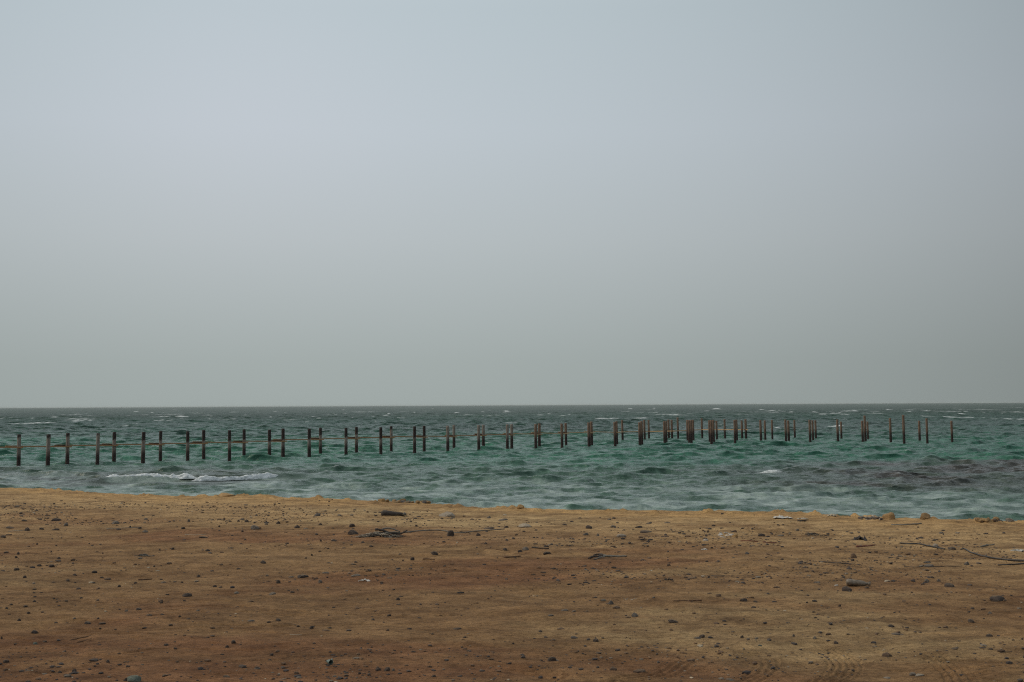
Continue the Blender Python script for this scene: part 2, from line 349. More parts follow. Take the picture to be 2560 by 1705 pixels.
# foam roll of the breaker on the left
def build_breaker():
    m, t, b = mat_new('foam'); b.inputs['Base Color'].default_value = (0.62, 0.66, 0.68, 1); b.inputs['Roughness'].default_value = 0.8
    tcn = N(t, 'ShaderNodeTexCoord'); t.links.new(bump(t, tnoise(t, 14, 6, 0.7, tcn.outputs['Object']), 0.9, 0.08), b.inputs['Normal'])
    t.links.new(ramp(t, tnoise(t, 5, 5, 0.7, tcn.outputs['Object']), [(0.35, (0.50, 0.55, 0.56)), (0.6, (0.82, 0.85, 0.87))]), b.inputs['Base Color'])
    V = []; Q = []
    def roll(pa, pb, h0, seed, zb=0.0, dens=0.045):
        A = flat(*pa, 0.05); B = flat(*pb, 0.05); L = np.linalg.norm(B - A); n = int(L / dens); na = 15
        base = len(V)
        for i in range(n + 1):
            u = i / n; P = A + (B - A) * u; P[1] += 0.25 * math.sin(P[0] * 0.9)
            s_ = h0 * float(np.clip(fbm(np.array([P[0] * 1.1]), np.array([seed * 3.0]), 3, seed)[0] * 1.6 - 0.05, 0.55, 0.85)) * min(1, u * 9 + 0.05, (1 - u) * 7 + 0.05)
            for j in range(na + 1):
                a_ = math.pi * j / na
                rr = s_ * (0.90 + 0.30 * (mnoise.noise(Vector((P[0] * 3.1, j * 0.45, seed))) + 0.5 * mnoise.noise(Vector((P[0] * 8, j * 1.1, seed + 4)))))
                V.append((P[0] + 0.05 * mnoise.noise(Vector((P[0] * 7, j, 2))), P[1] - math.cos(a_) * rr * 1.3 - 0.25, -0.06 + zb + math.sin(a_) * rr * 1.75))
        for i in range(n):
            for j in range(na):
                k = base + i * (na + 1) + j; Q.append((k, k + 1, k + na + 2, k + na + 1))
    roll((256, 1199.5), (500, 1196.5), 0.22, 2, 0.12)
    roll((480, 1199), (722, 1191), 0.22, 5, 0.03)
    me = mesh_np('breaking_wave_foam', V, Q, m)
    o = link('breaking_wave_foam', me)
    tag(o, 'long white foam roll of the small wave breaking in front of the jetty', 'breaking wave', kind='stuff')
build_breaker()

# ------------------------------------------------------------------ sand
def build_land():
    r = np.concatenate([np.arange(4.0, 7.8, 0.03), 7.8 * np.exp(np.arange(int(math.log(13 / 7.8) / 0.0013)) * 0.0013), 13 * np.exp(np.arange(1, int(math.log(52 / 13) / 0.003)) * 0.003)])
    az = np.arange(-0.56, 0.5601, 0.0011); nr, nc = len(r), len(az)
    X = r[:, None] * np.tan(az)[None, :]; Y = np.repeat(r[:, None], nc, 1)
    Z = land(X, Y)
    V = np.stack([X, Y, Z], -1).reshape(-1, 3)
    d = crest_y(X) - Y
    # soil colour: pale ochre sand on the bank, brown packed earth with reddish patches inland; its darkening also has lens falloff painted in
    n1 = fbm(X * 0.30, Y * 0.42, 4, 70); n2 = fbm(X * 0.9 + 4, Y * 1.5, 4, 71); n3 = fbm(X * 0.25 + 7, Y * 0.6, 4, 72); n4 = fbm(X * 3, Y * 5, 4, 73)
    ochre = np.array([0.355, 0.222, 0.096]); sandc = np.array([0.352, 0.236, 0.116]); brown = np.array([0.190, 0.108, 0.050]); red = np.array([0.165, 0.074, 0.036]); pale = np.array([0.330, 0.235, 0.120])
    C = np.empty(X.shape + (3,)); C[:] = sandc
    def bl(C, c_, m): return C * (1 - m[..., None]) + c_ * m[..., None]
    inland = sstep(0.5, 11, d + 6 * (n1 - 0.5))
    C = bl(C, brown, inland * 0.88)
    C = bl(C, pale, sstep(0.52, 0.68, n3) * 0.5)
    C = bl(C, red, sstep(0.50, 0.66, n1) * sstep(3, 9, d) * 0.65)
    C = bl(C, ochre, sstep(2.5, 0.4, d + 2 * (n2 - 0.5)) * 0.9)
    C = bl(C, brown * 0.9, sstep(0.56, 0.7, n2) * 0.45)
    C = C * (0.84 + 0.66 * n4)[..., None]
    crumb = sstep(0.60, 0.72, fbm(X * 7, Y * 9, 3, 75)) * sstep(0.4, 0.6, n2)
    C = bl(C, brown * 0.75, crumb * 0.45)
    me = mesh_np('sand_ground', V, grid_quads(nr, nc), None)
    attr(me, 'soil', C.reshape(-1, 3))
    m, t, b = mat_new('sandy_soil')
    at = N(t, 'ShaderNodeAttribute', attribute_name='soil'); geo = N(t, 'ShaderNodeNewGeometry')
    mp = N(t, 'ShaderNodeMapping'); mp.inputs['Scale'].default_value = (1, 1.6, 1); t.links.new(geo.outputs['Position'], mp.inputs['Vector'])
    g1 = tnoise(t, 14, 8, 0.72, mp.outputs[0]); g2 = tnoise(t, 38, 6, 0.78, mp.outputs[0]); g3 = tnoise(t, 2.2, 6, 0.6, mp.outputs[0])
    c1 = mixc(t, 1.0, at.outputs['Color'], ramp(t, g1, [(0.3, (0.50, 0.47, 0.46)), (0.48, (0.98, 0.97, 0.96)), (0.75, (1.4, 1.4, 1.4))]), 'MULTIPLY')
    c2 = mixc(t, 1.0, c1, ramp(t, g2, [(0.33, (0.40, 0.37, 0.37)), (0.45, (1, 1, 1)), (0.7, (1.25, 1.25, 1.25))]), 'MULTIPLY')
    c3 = mixc(t, 1.0, c2, ramp(t, g3, [(0.35, (0.72, 0.68, 0.67)), (0.6, (1.15, 1.15, 1.15))]), 'MULTIPLY')
    t.links.new(c3, b.inputs['Base Color']); b.inputs['Roughness'].default_value = 0.95
    b.inputs['Specular IOR Level'].default_value = 0.15
    nb = bump(t, g1, 0.9, 0.04); nb = bump(t, g2, 0.8, 0.016, nb)
    t.links.new(nb, b.inputs['Normal'])
    me.materials.append(m)
    tag(link('sand_ground', me), kind='structure')
build_land()

# ------------------------------------------------------------------ stone materials and shapes
def stone_mat(name, ca, cb, spots=0.0):
    m, t, b = mat_new(name); tcn = N(t, 'ShaderNodeTexCoord'); oi = N(t, 'ShaderNodeObjectInfo')
    n = tnoise(t, 3.0, 6, 0.65, tcn.outputs['Object'])
    c_ = ramp(t, n, [(0.32, ca), (0.65, cb)])
    c_ = mixc(t, 1.0, c_, ramp(t, oi.outputs['Random'], [(0, (0.7, 0.7, 0.74)), (1, (1.25, 1.2, 1.12))]), 'MULTIPLY')
    # wind-blown sand lying on the top
    geo = N(t, 'ShaderNodeNewGeometry'); sp = N(t, 'ShaderNodeSeparateXYZ'); t.links.new(geo.outputs['Normal'], sp.inputs[0])
    mr = N(t, 'ShaderNodeMapRange'); t.links.new(sp.outputs['Z'], mr.inputs[0]); mr.inputs[1].default_value = 0.75; mr.inputs[2].default_value = 1.0; mr.inputs[4].default_value = 0.38
    c_ = mixc(t, mr.outputs[0], c_, (0.27, 0.19, 0.11))
    t.links.new(c_, b.inputs['Base Color']); b.inputs['Roughness'].default_value = 0.85; b.inputs['Specular IOR Level'].default_value = 0.3
    t.links.new(bump(t, tnoise(t, 8, 6, 0.7, tcn.outputs['Object']), 0.6, 0.06), b.inputs['Normal'])
    return m
SM = {'dark': stone_mat('dark_stone', (0.042, 0.033, 0.030), (0.110, 0.086, 0.072)),
      'grey': stone_mat('grey_stone', (0.10, 0.09, 0.082), (0.20, 0.175, 0.15)),
      'brown': stone_mat('brown_stone', (0.10, 0.065, 0.045), (0.19, 0.13, 0.09)),
      'pale': stone_mat('pale_stone', (0.28, 0.24, 0.19), (0.48, 0.42, 0.34)),
      'tan': stone_mat('ochre_sandstone', (0.23, 0.135, 0.055), (0.40, 0.26, 0.12)),
      'white': stone_mat('white_shell', (0.45, 0.42, 0.38), (0.66, 0.63, 0.58)),
      'green': stone_mat('greenish_stone', (0.09, 0.115, 0.10), (0.17, 0.20, 0.175))}
def rock_mesh(seed, sub=3, blocky=0.0, rough=1.0):
    bm = bmesh.new(); bmesh.ops.create_icosphere(bm, subdivisions=sub, radius=1)
    r_ = random.Random(seed); off = Vector((r_.uniform(-50, 50), r_.uniform(-50, 50), seed * 1.7))
    planes = [(Vector((r_.gauss(0, 1), r_.gauss(0, 1), r_.gauss(0, 0.7))).normalized(), r_.uniform(0.58, 0.86)) for _ in range(9)]
    for v in bm.verts:
        p = v.co.copy()
        for nrm, dd in planes:                       # fracture faces
            e = p.dot(nrm) - dd
            if e > 0: p -= nrm * e * 0.9
        f = 1 + rough * (0.16 * mnoise.noise(p * 1.4 + off) + 0.07 * mnoise.noise(p * 3.7 + off) + 0.03 * mnoise.noise(p * 9 + off))
        v.co = p * f
    # normalise to unit box with a flattish underside
    mx = [max(abs(v.co[i]) for v in bm.verts) for i in range(3)]
    for v in bm.verts:
        v.co.x /= mx[0] * 2; v.co.y /= mx[1] * 2; v.co.z = v.co.z / (mx[2] * 2) + 0.5
        v.co.z = (v.co.z - 0.28) / 0.72
    me = bpy.data.meshes.new('stone'); bm.to_mesh(me); bm.free()
    for i, p in enumerate(me.polygons): p.use_smooth = sub > 2
    return me
ROCKS = {}
for mn in SM:
    L = []
    for s_ in range(7 if mn in ('dark', 'grey') else 3):
        me = rock_mesh(s_ * 13 + len(mn) * 7 + 1, 3 if mn in ('tan', 'pale', 'white') else 2); me.materials.append(SM[mn]); L.append(me)
    ROCKS[mn] = L

# ------------------------------------------------------------------ the items lying on the sand
# (sheet, x, base y, width, height, material) measured on enlarged quarters of the photograph
A_ = """508,357,35,25,grey 205,395,50,30,dark 70,374,65,14,dark 185,323,50,12,dark 320,386,40,18,dark 430,388,65,20,dark 965,337,30,14,dark
1130,308,35,18,grey 1125,406,55,22,grey 1082,380,35,18,dark 1008,367,18,14,dark 1418,383,35,18,dark 1465,328,22,22,grey 1315,326,20,12,dark 1740,305,18,20,brown 1850,319,26,18,dark
22,450,45,22,dark 1575,448,80,20,dark 1700,365,18,14,dark 1882,403,20,15,dark 285,502,20,14,dark 435,516,22,12,dark 222,517,20,10,dark 138,574,28,24,dark 45,567,40,18,dark 122,606,25,16,dark
455,614,35,18,dark 397,564,16,16,dark 1338,546,28,18,dark 1238,544,18,14,dark 1610,556,45,18,dark 1720,568,35,12,brown 795,573,16,20,brown 690,497,16,10,dark 300,667,40,18,dark 395,672,50,24,dark
122,705,48,24,dark 190,759,36,22,dark 580,740,38,20,dark 728,722,48,20,dark 1310,649,45,12,dark 1715,664,32,16,brown 1850,690,35,16,dark 1195,679,20,14,dark 965,681,30,12,dark 522,787,38,20,dark
412,798,34,12,dark 835,775,50,20,brown 1250,772,26,14,dark 1048,798,28,16,dark 1268,793,50,16,grey 1412,797,24,14,dark 1540,752,36,24,dark 1665,826,34,18,dark 1712,829,32,14,dark 922,835,28,18,dark
582,803,24,12,dark 267,848,34,12,dark 605,849,44,18,dark 1835,881,50,22,grey 262,875,26,14,dark 628,925,30,16,dark 512,944,28,18,dark 415,920,20,14,dark 265,948,34,16,dark 440,952,22,10,dark 85,970,28,14,dark
50,998,30,16,dark 1245,942,40,24,brown 1250,957,26,14,dark 1430,943,24,12,dark 1295,889,34,12,dark 1950,949,45,14,brown 1840,977,28,14,brown 793,999,20,10,dark 217,1032,30,18,dark 72,1043,22,10,dark
927,1008,20,10,dark 980,1024,30,18,grey 1075,1013,50,20,dark 1535,1013,28,16,grey 147,1097,32,24,dark 432,1095,28,12,dark 520,1095,20,10,dark 575,1077,24,14,grey 760,1077,24,14,dark 677,1119,60,22,dark
785,1120,60,16,dark 1155,1053,60,16,dark 1255,1055,36,14,dark 1393,1064,22,22,dark 1460,1075,28,10,dark 1495,1095,20,10,dark 1325,1138,36,16,dark 1945,1103,60,20,grey 895,1161,22,12,dark 262,1193,55,30,dark
10,1229,20,22,dark 118,1270,30,16,dark 345,1257,40,14,dark 270,1280,36,20,green 1810,1267,38,28,dark 1865,1272,32,14,dark 1762,1301,36,22,dark 1355,1264,22,12,dark 1360,1314,30,18,dark 768,1289,34,12,dark
1725,1358,34,12,dark 45,1408,50,26,dark 836,1418,30,24,dark 990,1455,34,16,dark 1372,1413,34,16,brown 970,1415,34,10,dark 460,1501,34,22,dark 573,1488,40,22,dark 510,1517,40,14,dark 210,1486,60,12,dark
1995,1462,42,24,dark 1755,1529,60,22,dark 1280,1526,50,16,dark 980,1565,50,30,dark 215,1566,50,16,dark 570,1572,34,14,dark"""
B_ = """218,285,26,14,dark 205,347,30,18,grey 297,337,38,24,dark 440,373,44,26,dark 508,377,40,10,grey 623,353,30,20,dark 865,363,50,30,dark 487,238,14,12,dark 690,171,18,12,brown 990,254,18,14,brown
1055,277,30,14,dark 768,277,36,14,grey 865,278,34,12,grey 1800,306,40,12,dark 1933,294,34,18,grey 1850,433,40,26,dark 1368,366,24,16,dark 1325,326,26,12,dark 728,473,48,20,dark 627,480,18,20,dark
1018,523,34,16,dark 620,553,26,12,dark 557,586,20,18,dark 1337,620,36,24,dark 895,635,26,16,dark 175,642,50,28,dark 510,614,22,14,dark 687,644,26,12,dark 1588,673,30,14,dark 1220,697,36,14,grey 665,731,60,18,grey
395,754,50,8,grey 1160,768,55,16,brown 295,807,38,30,dark 622,801,36,26,grey 900,754,85,14,grey 252,891,55,22,grey 405,876,36,16,dark 1192,858,26,12,dark 1228,935,36,24,dark 1235,971,32,12,grey 990,925,20,14,brown
727,995,34,12,dark 1157,1062,36,18,dark 1032,1094,32,18,dark 1392,1076,32,10,dark 292,1095,46,24,dark 220,1110,36,14,dark 448,1142,26,14,dark 552,1156,36,26,dark 697,1150,30,14,dark 665,1173,62,16,brown
1145,1175,26,20,brown 1315,1157,38,14,dark 1685,1158,75,20,dark 1493,1193,22,14,dark 1745,1232,30,14,dark 455,1273,34,10,dark 1320,1302,26,10,dark 1345,1337,40,14,dark 1775,1328,50,12,dark 1520,1340,34,10,brown
245,1365,34,20,dark 230,1395,26,14,dark 790,1364,34,14,dark 740,1462,40,14,dark 435,1500,40,20,brown 1190,1493,26,20,grey 925,1513,24,20,dark 822,1516,40,22,dark 1000,1526,30,16,dark
1505,1540,42,20,dark 1470,1450,40,16,brown 1290,1448,36,12,brown 1905,497,30,18,dark 1945,523,32,14,brown 1985,633,30,10,dark"""
C_ = """70,296,34,22,grey 195,276,40,12,pale 180,313,80,16,grey 205,370,44,20,dark 342,404,28,14,dark 658,349,44,14,dark 775,300,36,10,dark 1005,312,34,14,grey 845,377,52,28,dark 1033,369,50,24,grey 1235,372,60,18,dark
825,427,48,24,grey 915,433,30,26,grey 1310,342,38,14,grey 1460,334,60,12,grey 1550,419,28,14,dark 1770,405,16,20,dark 1815,352,30,14,dark 1882,264,26,12,dark 208,474,28,18,grey 310,558,36,20,dark
515,517,46,18,dark 815,529,28,8,dark 1030,515,50,10,brown 450,613,24,10,dark 1315,607,40,10,dark 920,554,24,12,brown 1080,561,32,12,dark 1980,408,34,20,brown 1465,662,36,24,brown 490,724,50,8,dark 205,774,24,12,grey
375,787,16,10,brown 1855,907,48,24,brown 1780,888,40,10,brown 660,1016,65,12,grey 730,1027,34,14,grey 548,1056,50,14,grey 1150,1075,44,14,brown 1500,1112,90,18,dark
625,1154,64,18,brown 467,1189,30,18,dark 750,1202,26,10,dark 730,1233,60,20,grey 570,1243,32,12,dark 258,1275,20,14,dark 1840,1294,42,22,grey 920,1352,50,14,dark 475,1388,28,20,dark
590,1390,50,16,pale 1035,1493,60,26,brown 700,480,20,10,dark 1590,458,20,14,tan 1460,565,20,14,grey 1800,528,20,14,dark 1760,628,16,12,dark 1640,1420,70,16,brown 340,1250,20,10,dark"""
D_ = """452,350,26,14,dark 490,348,16,12,dark 600,391,30,18,grey 545,403,26,10,dark 475,431,58,18,grey 875,398,18,10,dark 2165,321,60,22,dark 1720,411,48,18,grey 1912,411,20,12,dark
1832,513,24,10,dark 1030,628,30,22,dark 210,579,38,22,grey 700,568,30,12,dark 370,579,36,12,brown 125,583,36,12,brown 1390,594,32,14,dark 1610,644,60,18,grey 1628,671,80,22,grey 1915,655,44,30,grey
480,619,30,14,brown 905,818,36,12,white 1140,842,36,14,dark 1305,788,60,16,pale 1605,785,40,26,grey 1697,790,34,24,grey 440,831,52,18,brown 275,944,34,12,dark 262,997,50,18,dark 755,797,56,10,grey
930,981,24,18,dark 675,949,20,14,dark 1957,1002,34,18,dark 1932,1027,28,14,dark 2093,1040,36,20,grey 1325,1142,60,24,dark 1750,1140,46,24,brown 1832,1140,24,10,dark 1365,1200,70,20,grey
995,1204,36,12,dark 735,1239,34,22,grey 780,1190,34,16,grey 572,1227,22,24,grey 172,1218,28,20,dark 220,1245,30,14,grey 310,1290,36,14,green 900,1273,36,22,dark 1820,1313,50,10,dark
1545,1522,80,24,pale 1300,1536,60,12,pale 85,1558,80,20,grey 2275,1248,26,10,dark 1503,776,26,12,brown 2345,1228,20,16,dark 1390,1023,18,10,dark 740,1069,24,14,dark 185,1078,20,10,dark 975,478,20,8,brown 930,543,24,8,brown 972,525,36,10,brown"""
def sheet(txt, ox, sc):
    o = []
    for it in txt.split():
        a, b, c_, d, m = it.split(','); o.append((ox + float(a) / sc, 1200 + float(b) / sc, float(c_) / sc, float(d) / sc, m))
    return o
STONES = sheet(A_, 0, 3.105) + sheet(B_, 600, 3.105) + sheet(C_, 1200, 3.105) + sheet(D_, 1800, 3.099)
def put_rock(name, px, py, wpx, hpx, mat, me=None, seed=0, rot=None, depth=None):
    p = on_land(px, py); k = p[1] / F
    r_ = random.Random(int(px * 13 + py * 7) + seed)
    me = me or r_.choice(ROCKS[mat])
    o = link(name, me)
    W = wpx * k; H = hpx * k
    D = depth or W * r_.uniform(0.6, 0.9)
    hz = max(H - D * 0.09, 0.35 * H) * 1.22       # the dip of the view shows a little of the top
    o.location = (p[0], p[1] + D * 0.30, p[2] - 0.16 * hz)
    o.scale = (W, D, hz); o.rotation_euler = (r_.uniform(-.08, .08), r_.uniform(-.12, .12), r_.choice([0, math.pi]) + r_.uniform(-0.35, 0.35) if rot is None else rot)
    return o
# big, clearly recognisable stones with labels of their own
BIG = [("stone", 137.8, 1302, 28, 10, 'dark', "flat dark grey stone nearest the sandy edge at the far left", 'stone'),
 ("stone", 287, 1311, 22, 10, 'grey', "rounded grey stone behind the thin pale stick on the left sand", 'stone'),
 ("stone", 617, 1303.5, 13, 8.5, 'dark', "dark cube-like stone on pale sand below the ochre mound", 'stone'),
 ("stone", 636, 1323, 25, 11, 'grey', "broad mottled grey stone on the pale sand left of centre", 'stone'),
 ("stone", 466, 1489.5, 27, 13, 'dark', "large oval dark stone alone in the middle of the left sand", 'stone'),
 ("stone", 333, 1705, 36, 18, 'green', "wide bluish grey stone cut by the bottom edge of the photo", 'stone'),
 ("stone", 793, 1290.5, 16, 9, 'grey', "purplish grey pointed stone above the left centre sand", 'stone'),
 ("stone", 1125.6, 1340, 19, 15.5, 'dark', "upright dark purple stone lying against the long grey cord", 'stone'),
 ("stone", 880, 1338, 30, 15, 'dark', "wedge-shaped dark stone just left of the tangled dry brush", 'stone'),
 ("stone", 1223, 1322, 31, 8, 'dark', "flat dark slab above the right end of the long grey cord", 'stone'),
 ("stone", 1086, 1388, 18, 10, 'dark', "dark rounded stone with a sandy tail in the middle sand", 'stone'),
 ("stone", 756, 1445, 31, 9, 'dark', "low double-humped purple stone left of the white scrap", 'stone'),
 ("stone", 944.6, 1677, 14.5, 9, 'dark', "left one of two round dark stones side by side near the bottom", 'stone'),
 ("stone", 967.8, 1681, 15.5, 10.5, 'dark', "right one of two round dark stones side by side near the bottom", 'stone'),
 ("stone", 642, 1671, 16, 7, 'grey', "dull grey stone near the bottom left of the crushed green can", 'stone'),
 ("stone", 1263, 1375, 16, 9.5, 'dark', "pointed dark stone at the right end of the thin brown twig", 'stone'),
 ("stone", 1314, 1376, 18, 12, 'grey', "round grey stone left of the short dark driftwood plank", 'stone'),
 ("stone", 1367, 1384, 22, 9, 'dark', "flat-topped dark stone just below the short dark driftwood plank", 'stone'),
 ("stone", 1311, 1319, 32, 12, 'pale', "pale slanting slab of stone right of the cord's end", 'stone'),
 ("stone", 1554, 1343, 26, 11, 'pale', "pale rounded stone in the upper middle right sand", 'stone'),
 ("stone", 1615, 1331, 31, 8, 'dark', "long low dark stone right of the pale rounded stone", 'stone'),
 ("stone", 1528, 1514, 16, 11, 'grey', "smooth purplish stone left of the long brown stick", 'stone'),
 ("stone", 1541, 1523, 20, 8, 'brown', "low brown stone touching the smooth purplish stone's right side", 'stone'),
 ("stone", 1586.5, 1544, 19, 12, 'grey', "triangular grey stone in the middle of the right sand", 'stone'),
 ("stone", 1489, 1605, 18.5, 9.5, 'dark', "neat dark blue-grey stone in the lower middle sand", 'stone'),
 ("stone", 1379, 1649, 24, 12, 'dark', "dark stone leaning on a small pale one in the lower middle", 'stone'),
 ("stone", 1756, 1593, 16, 9, 'dark', "dark stone on top of a small cluster in the lower right sand", 'stone'),
 ("stone", 1744, 1596, 19, 6, 'grey', "low grey stone in front of the cluster in the lower right sand", 'stone'),
 ("stone", 1601, 1681, 38, 10, 'brown', "crumbly brown earth clod near the bottom between the wheel ruts", 'clod'),
 ("boulder", 2224, 1298, 34, 19, 'tan', "large rounded ochre boulder on the edge of the sand bank at right", 'boulder'),
 ("boulder", 2317, 1296, 31, 15, 'tan', "cone-shaped ochre boulder on the bank edge right of the rounded boulder", 'boulder'),
 ("boulder", 2526, 1304, 23, 9, 'grey', "grey rock on the bank edge at the far right", 'boulder'),
 ("boulder", 565, 1241, 46, 9.5, 'tan', "smooth ochre mound of a boulder on the left bank edge", 'boulder'),
 ("boulder", 953, 1254, 22, 9, 'tan', "low ochre rock left of the rubble heap on the bank edge", 'boulder'),
 ("boulder", 968, 1254, 10, 5, 'tan', "small ochre rock touching the low ochre rock on the bank edge", 'boulder'),
 ("boulder", 1192, 1266, 24, 10, 'tan', "round ochre rock alone on the bank edge right of the rubble heap", 'boulder'),
 ("boulder", 1302, 1271.5, 21, 9, 'tan', "squat bright ochre rock alone on the middle bank edge", 'boulder'),
 ("stone", 1115, 1291, 48, 13.5, 'pale', "long pale limestone block behind the grey cord", 'stone'),
 ("stone", 2135.5, 1395, 18, 14.5, 'brown', "round brown ball-like stone above the straight dark stick", 'stone'),
 ("stone", 2381, 1373, 21, 9, 'dark', "dark stone in the gap between the two curved black cables", 'stone'),
 ("stone", 2339, 1364.5, 13.5, 8, 'pale', "pale yellowish stone just above the end of the curved cable", 'stone'),
 ("stone", 2375, 1466, 26, 11, 'dark', "bluish dark stone right of the discarded bottle", 'stone'),
 ("stone", 2498.5, 1501.5, 41, 19, 'dark', "biggest black stone, lying at the far right of the sand", 'stone'),
 ("stone", 1860, 1503.5, 20, 9, 'dark', "pointed dark stone right of the long brown stick", 'stone'),
 ("stone", 1905, 1340.5, 19, 8.5, 'dark', "dark stone between the red strips and the orange rock chip", 'stone'),
 ("stone", 2428.6, 1557, 17.5, 9, 'dark', "black stone below the biggest black stone", 'stone'),
 ("stone", 2474, 1589, 20, 8.5, 'dark', "grey-blue stone in the lower right corner area of the sand", 'stone'),
 ("stone", 2118, 1477, 26, 13, 'dark', "dark lump under the bottle's left end", 'stone'),
 ("stone", 2284, 1690, 18, 8.5, 'grey', "grey stone beside pale chips between the lower right wheel ruts", 'stone'),
 ("stone", 1837.5, 1342.5, 16.5, 9, 'tan', "bright orange-brown rock chip beside the white rubble", 'stone'),
 ("stone", 1765, 1351, 15, 5.5, 'white', "white shell-like chip above the small white strip", 'stone'),
 ("stone", 2219, 1641, 26, 12, 'brown', "dark crumbly earth clod between the wheel ruts at lower right", 'clod'),
 ("stone", 1731, 1448.5, 27, 6, 'brown', "low reddish earth hump on the right side of the sand", 'clod'),
]
LM = []   # landmarks for the small stones' labels
for (nm, px, py, w_, h_, mt, lb, ct) in BIG:
    big = w_ > 22 and py > 1300
    dep = None
    if nm == 'boulder': dep = w_ * 25 / F * 0.8; h_ *= 1.22
    o = put_rock(nm, px, py, w_, h_, mt, depth=dep)
    tag(o, lb, ct, 'boulders along the edge of the sand bank' if nm == 'boulder' else None)

# ---- landmark list used to word the small stones' labels
LM = [(138, 1298, "flat dark stone at far left"), (287, 1306, "rounded grey stone on the left"), (466, 1483, "large oval dark stone"), (333, 1696, "wide bluish stone at the bottom edge"),
 (636, 1318, "mottled grey stone"), (357, 1387, "grey brush clump"), (310, 1321, "thin pale stick"), (210, 1598, "two parallel twigs"), (365, 1449, "short brown stick"), (880, 1332, "wedge-shaped stone"), (950, 1332, "dry brush tangle"), (983, 1283, "dark driftwood log"), (1115, 1285, "pale limestone block"),
 (1125, 1334, "upright purple stone"), (911, 1452, "white scrap"), (825, 1658, "crushed green can"), (956, 1676, "two round stones"), (756, 1441, "double-humped stone"), (1086, 1384, "stone with sandy tail"),
 (1350, 1371, "short driftwood plank"), (1281, 1392, "forked brown stick"), (1505, 1391, "grey broken branch"), (1311, 1315, "pale slanting slab"), (1554, 1339, "pale rounded stone"), (1586, 1538, "triangular grey stone"),
 (1720, 1502, "long brown stick"), (1489, 1600, "neat blue-grey stone"), (1379, 1644, "dark leaning stone"), (1750, 1590, "lower right stone cluster"), (1670, 1448, "black twig clump"), (1837, 1338, "orange rock chip"),
 (1960, 1292, "white plastic sheet"), (2224, 1289, "rounded ochre boulder"), (2150, 1345, "black scrap"), (1905, 1336, "stone beside the red strips"), (2092, 1408, "straight dark stick"), (2145, 1457, "discarded bottle"), (2370, 1369, "gap between the black cables"), (2375, 1461, "bluish stone"),
 (2498, 1493, "biggest black stone"), (2428, 1553, "black stone"), (2474, 1585, "corner grey-blue stone"), (2219, 1632, "dark earth clod"), (2284, 1687, "pale chips by the ruts"), (2080, 1640, "curved wheel rut")]
ORD = ["nearest"] + [q + " nearest" for q in "second third fourth fifth sixth seventh eighth ninth tenth eleventh twelfth thirteenth fourteenth".split()]
WORD = {'dark': 'dark', 'grey': 'grey', 'brown': 'brown', 'pale': 'pale', 'green': 'greenish', 'tan': 'ochre', 'white': 'white'}
def size_word(wp): return 'tiny' if wp < 7 else ('small' if wp < 13 else 'fist-sized')
slots = {}; assign = []
for i, s_ in enumerate(STONES):
    best = sorted(LM, key=lambda L: math.hypot(s_[0] - L[0], (s_[1] - L[1]) * 1.8))[0]
    dx = s_[0] - best[0]; dy = (s_[1] - 3 - best[1]) * 1.8
    dr = ('right of' if dx > 0 else 'left of') if abs(dx) > abs(dy) else ('in front of' if dy > 0 else 'behind')
    slots.setdefault((best[2], dr, s_[4]), []).append((math.hypot(dx, dy), i))
labels = {}
for (lm, dr, mt), L in slots.items():
    L.sort()
    for k, (dd, i) in enumerate(L):
        labels[i] = "%s stone, %s %s one %s the %s" % (size_word(STONES[i][2]), ORD[k], WORD[mt], dr, lm)
for i, (px, py, w_, h_, mt) in enumerate(STONES):
    o = put_rock('stone', px, py, w_, max(h_, w_ * 0.28), mt)
    tag(o, labels[i], 'stone', 'stones scattered over the sand')

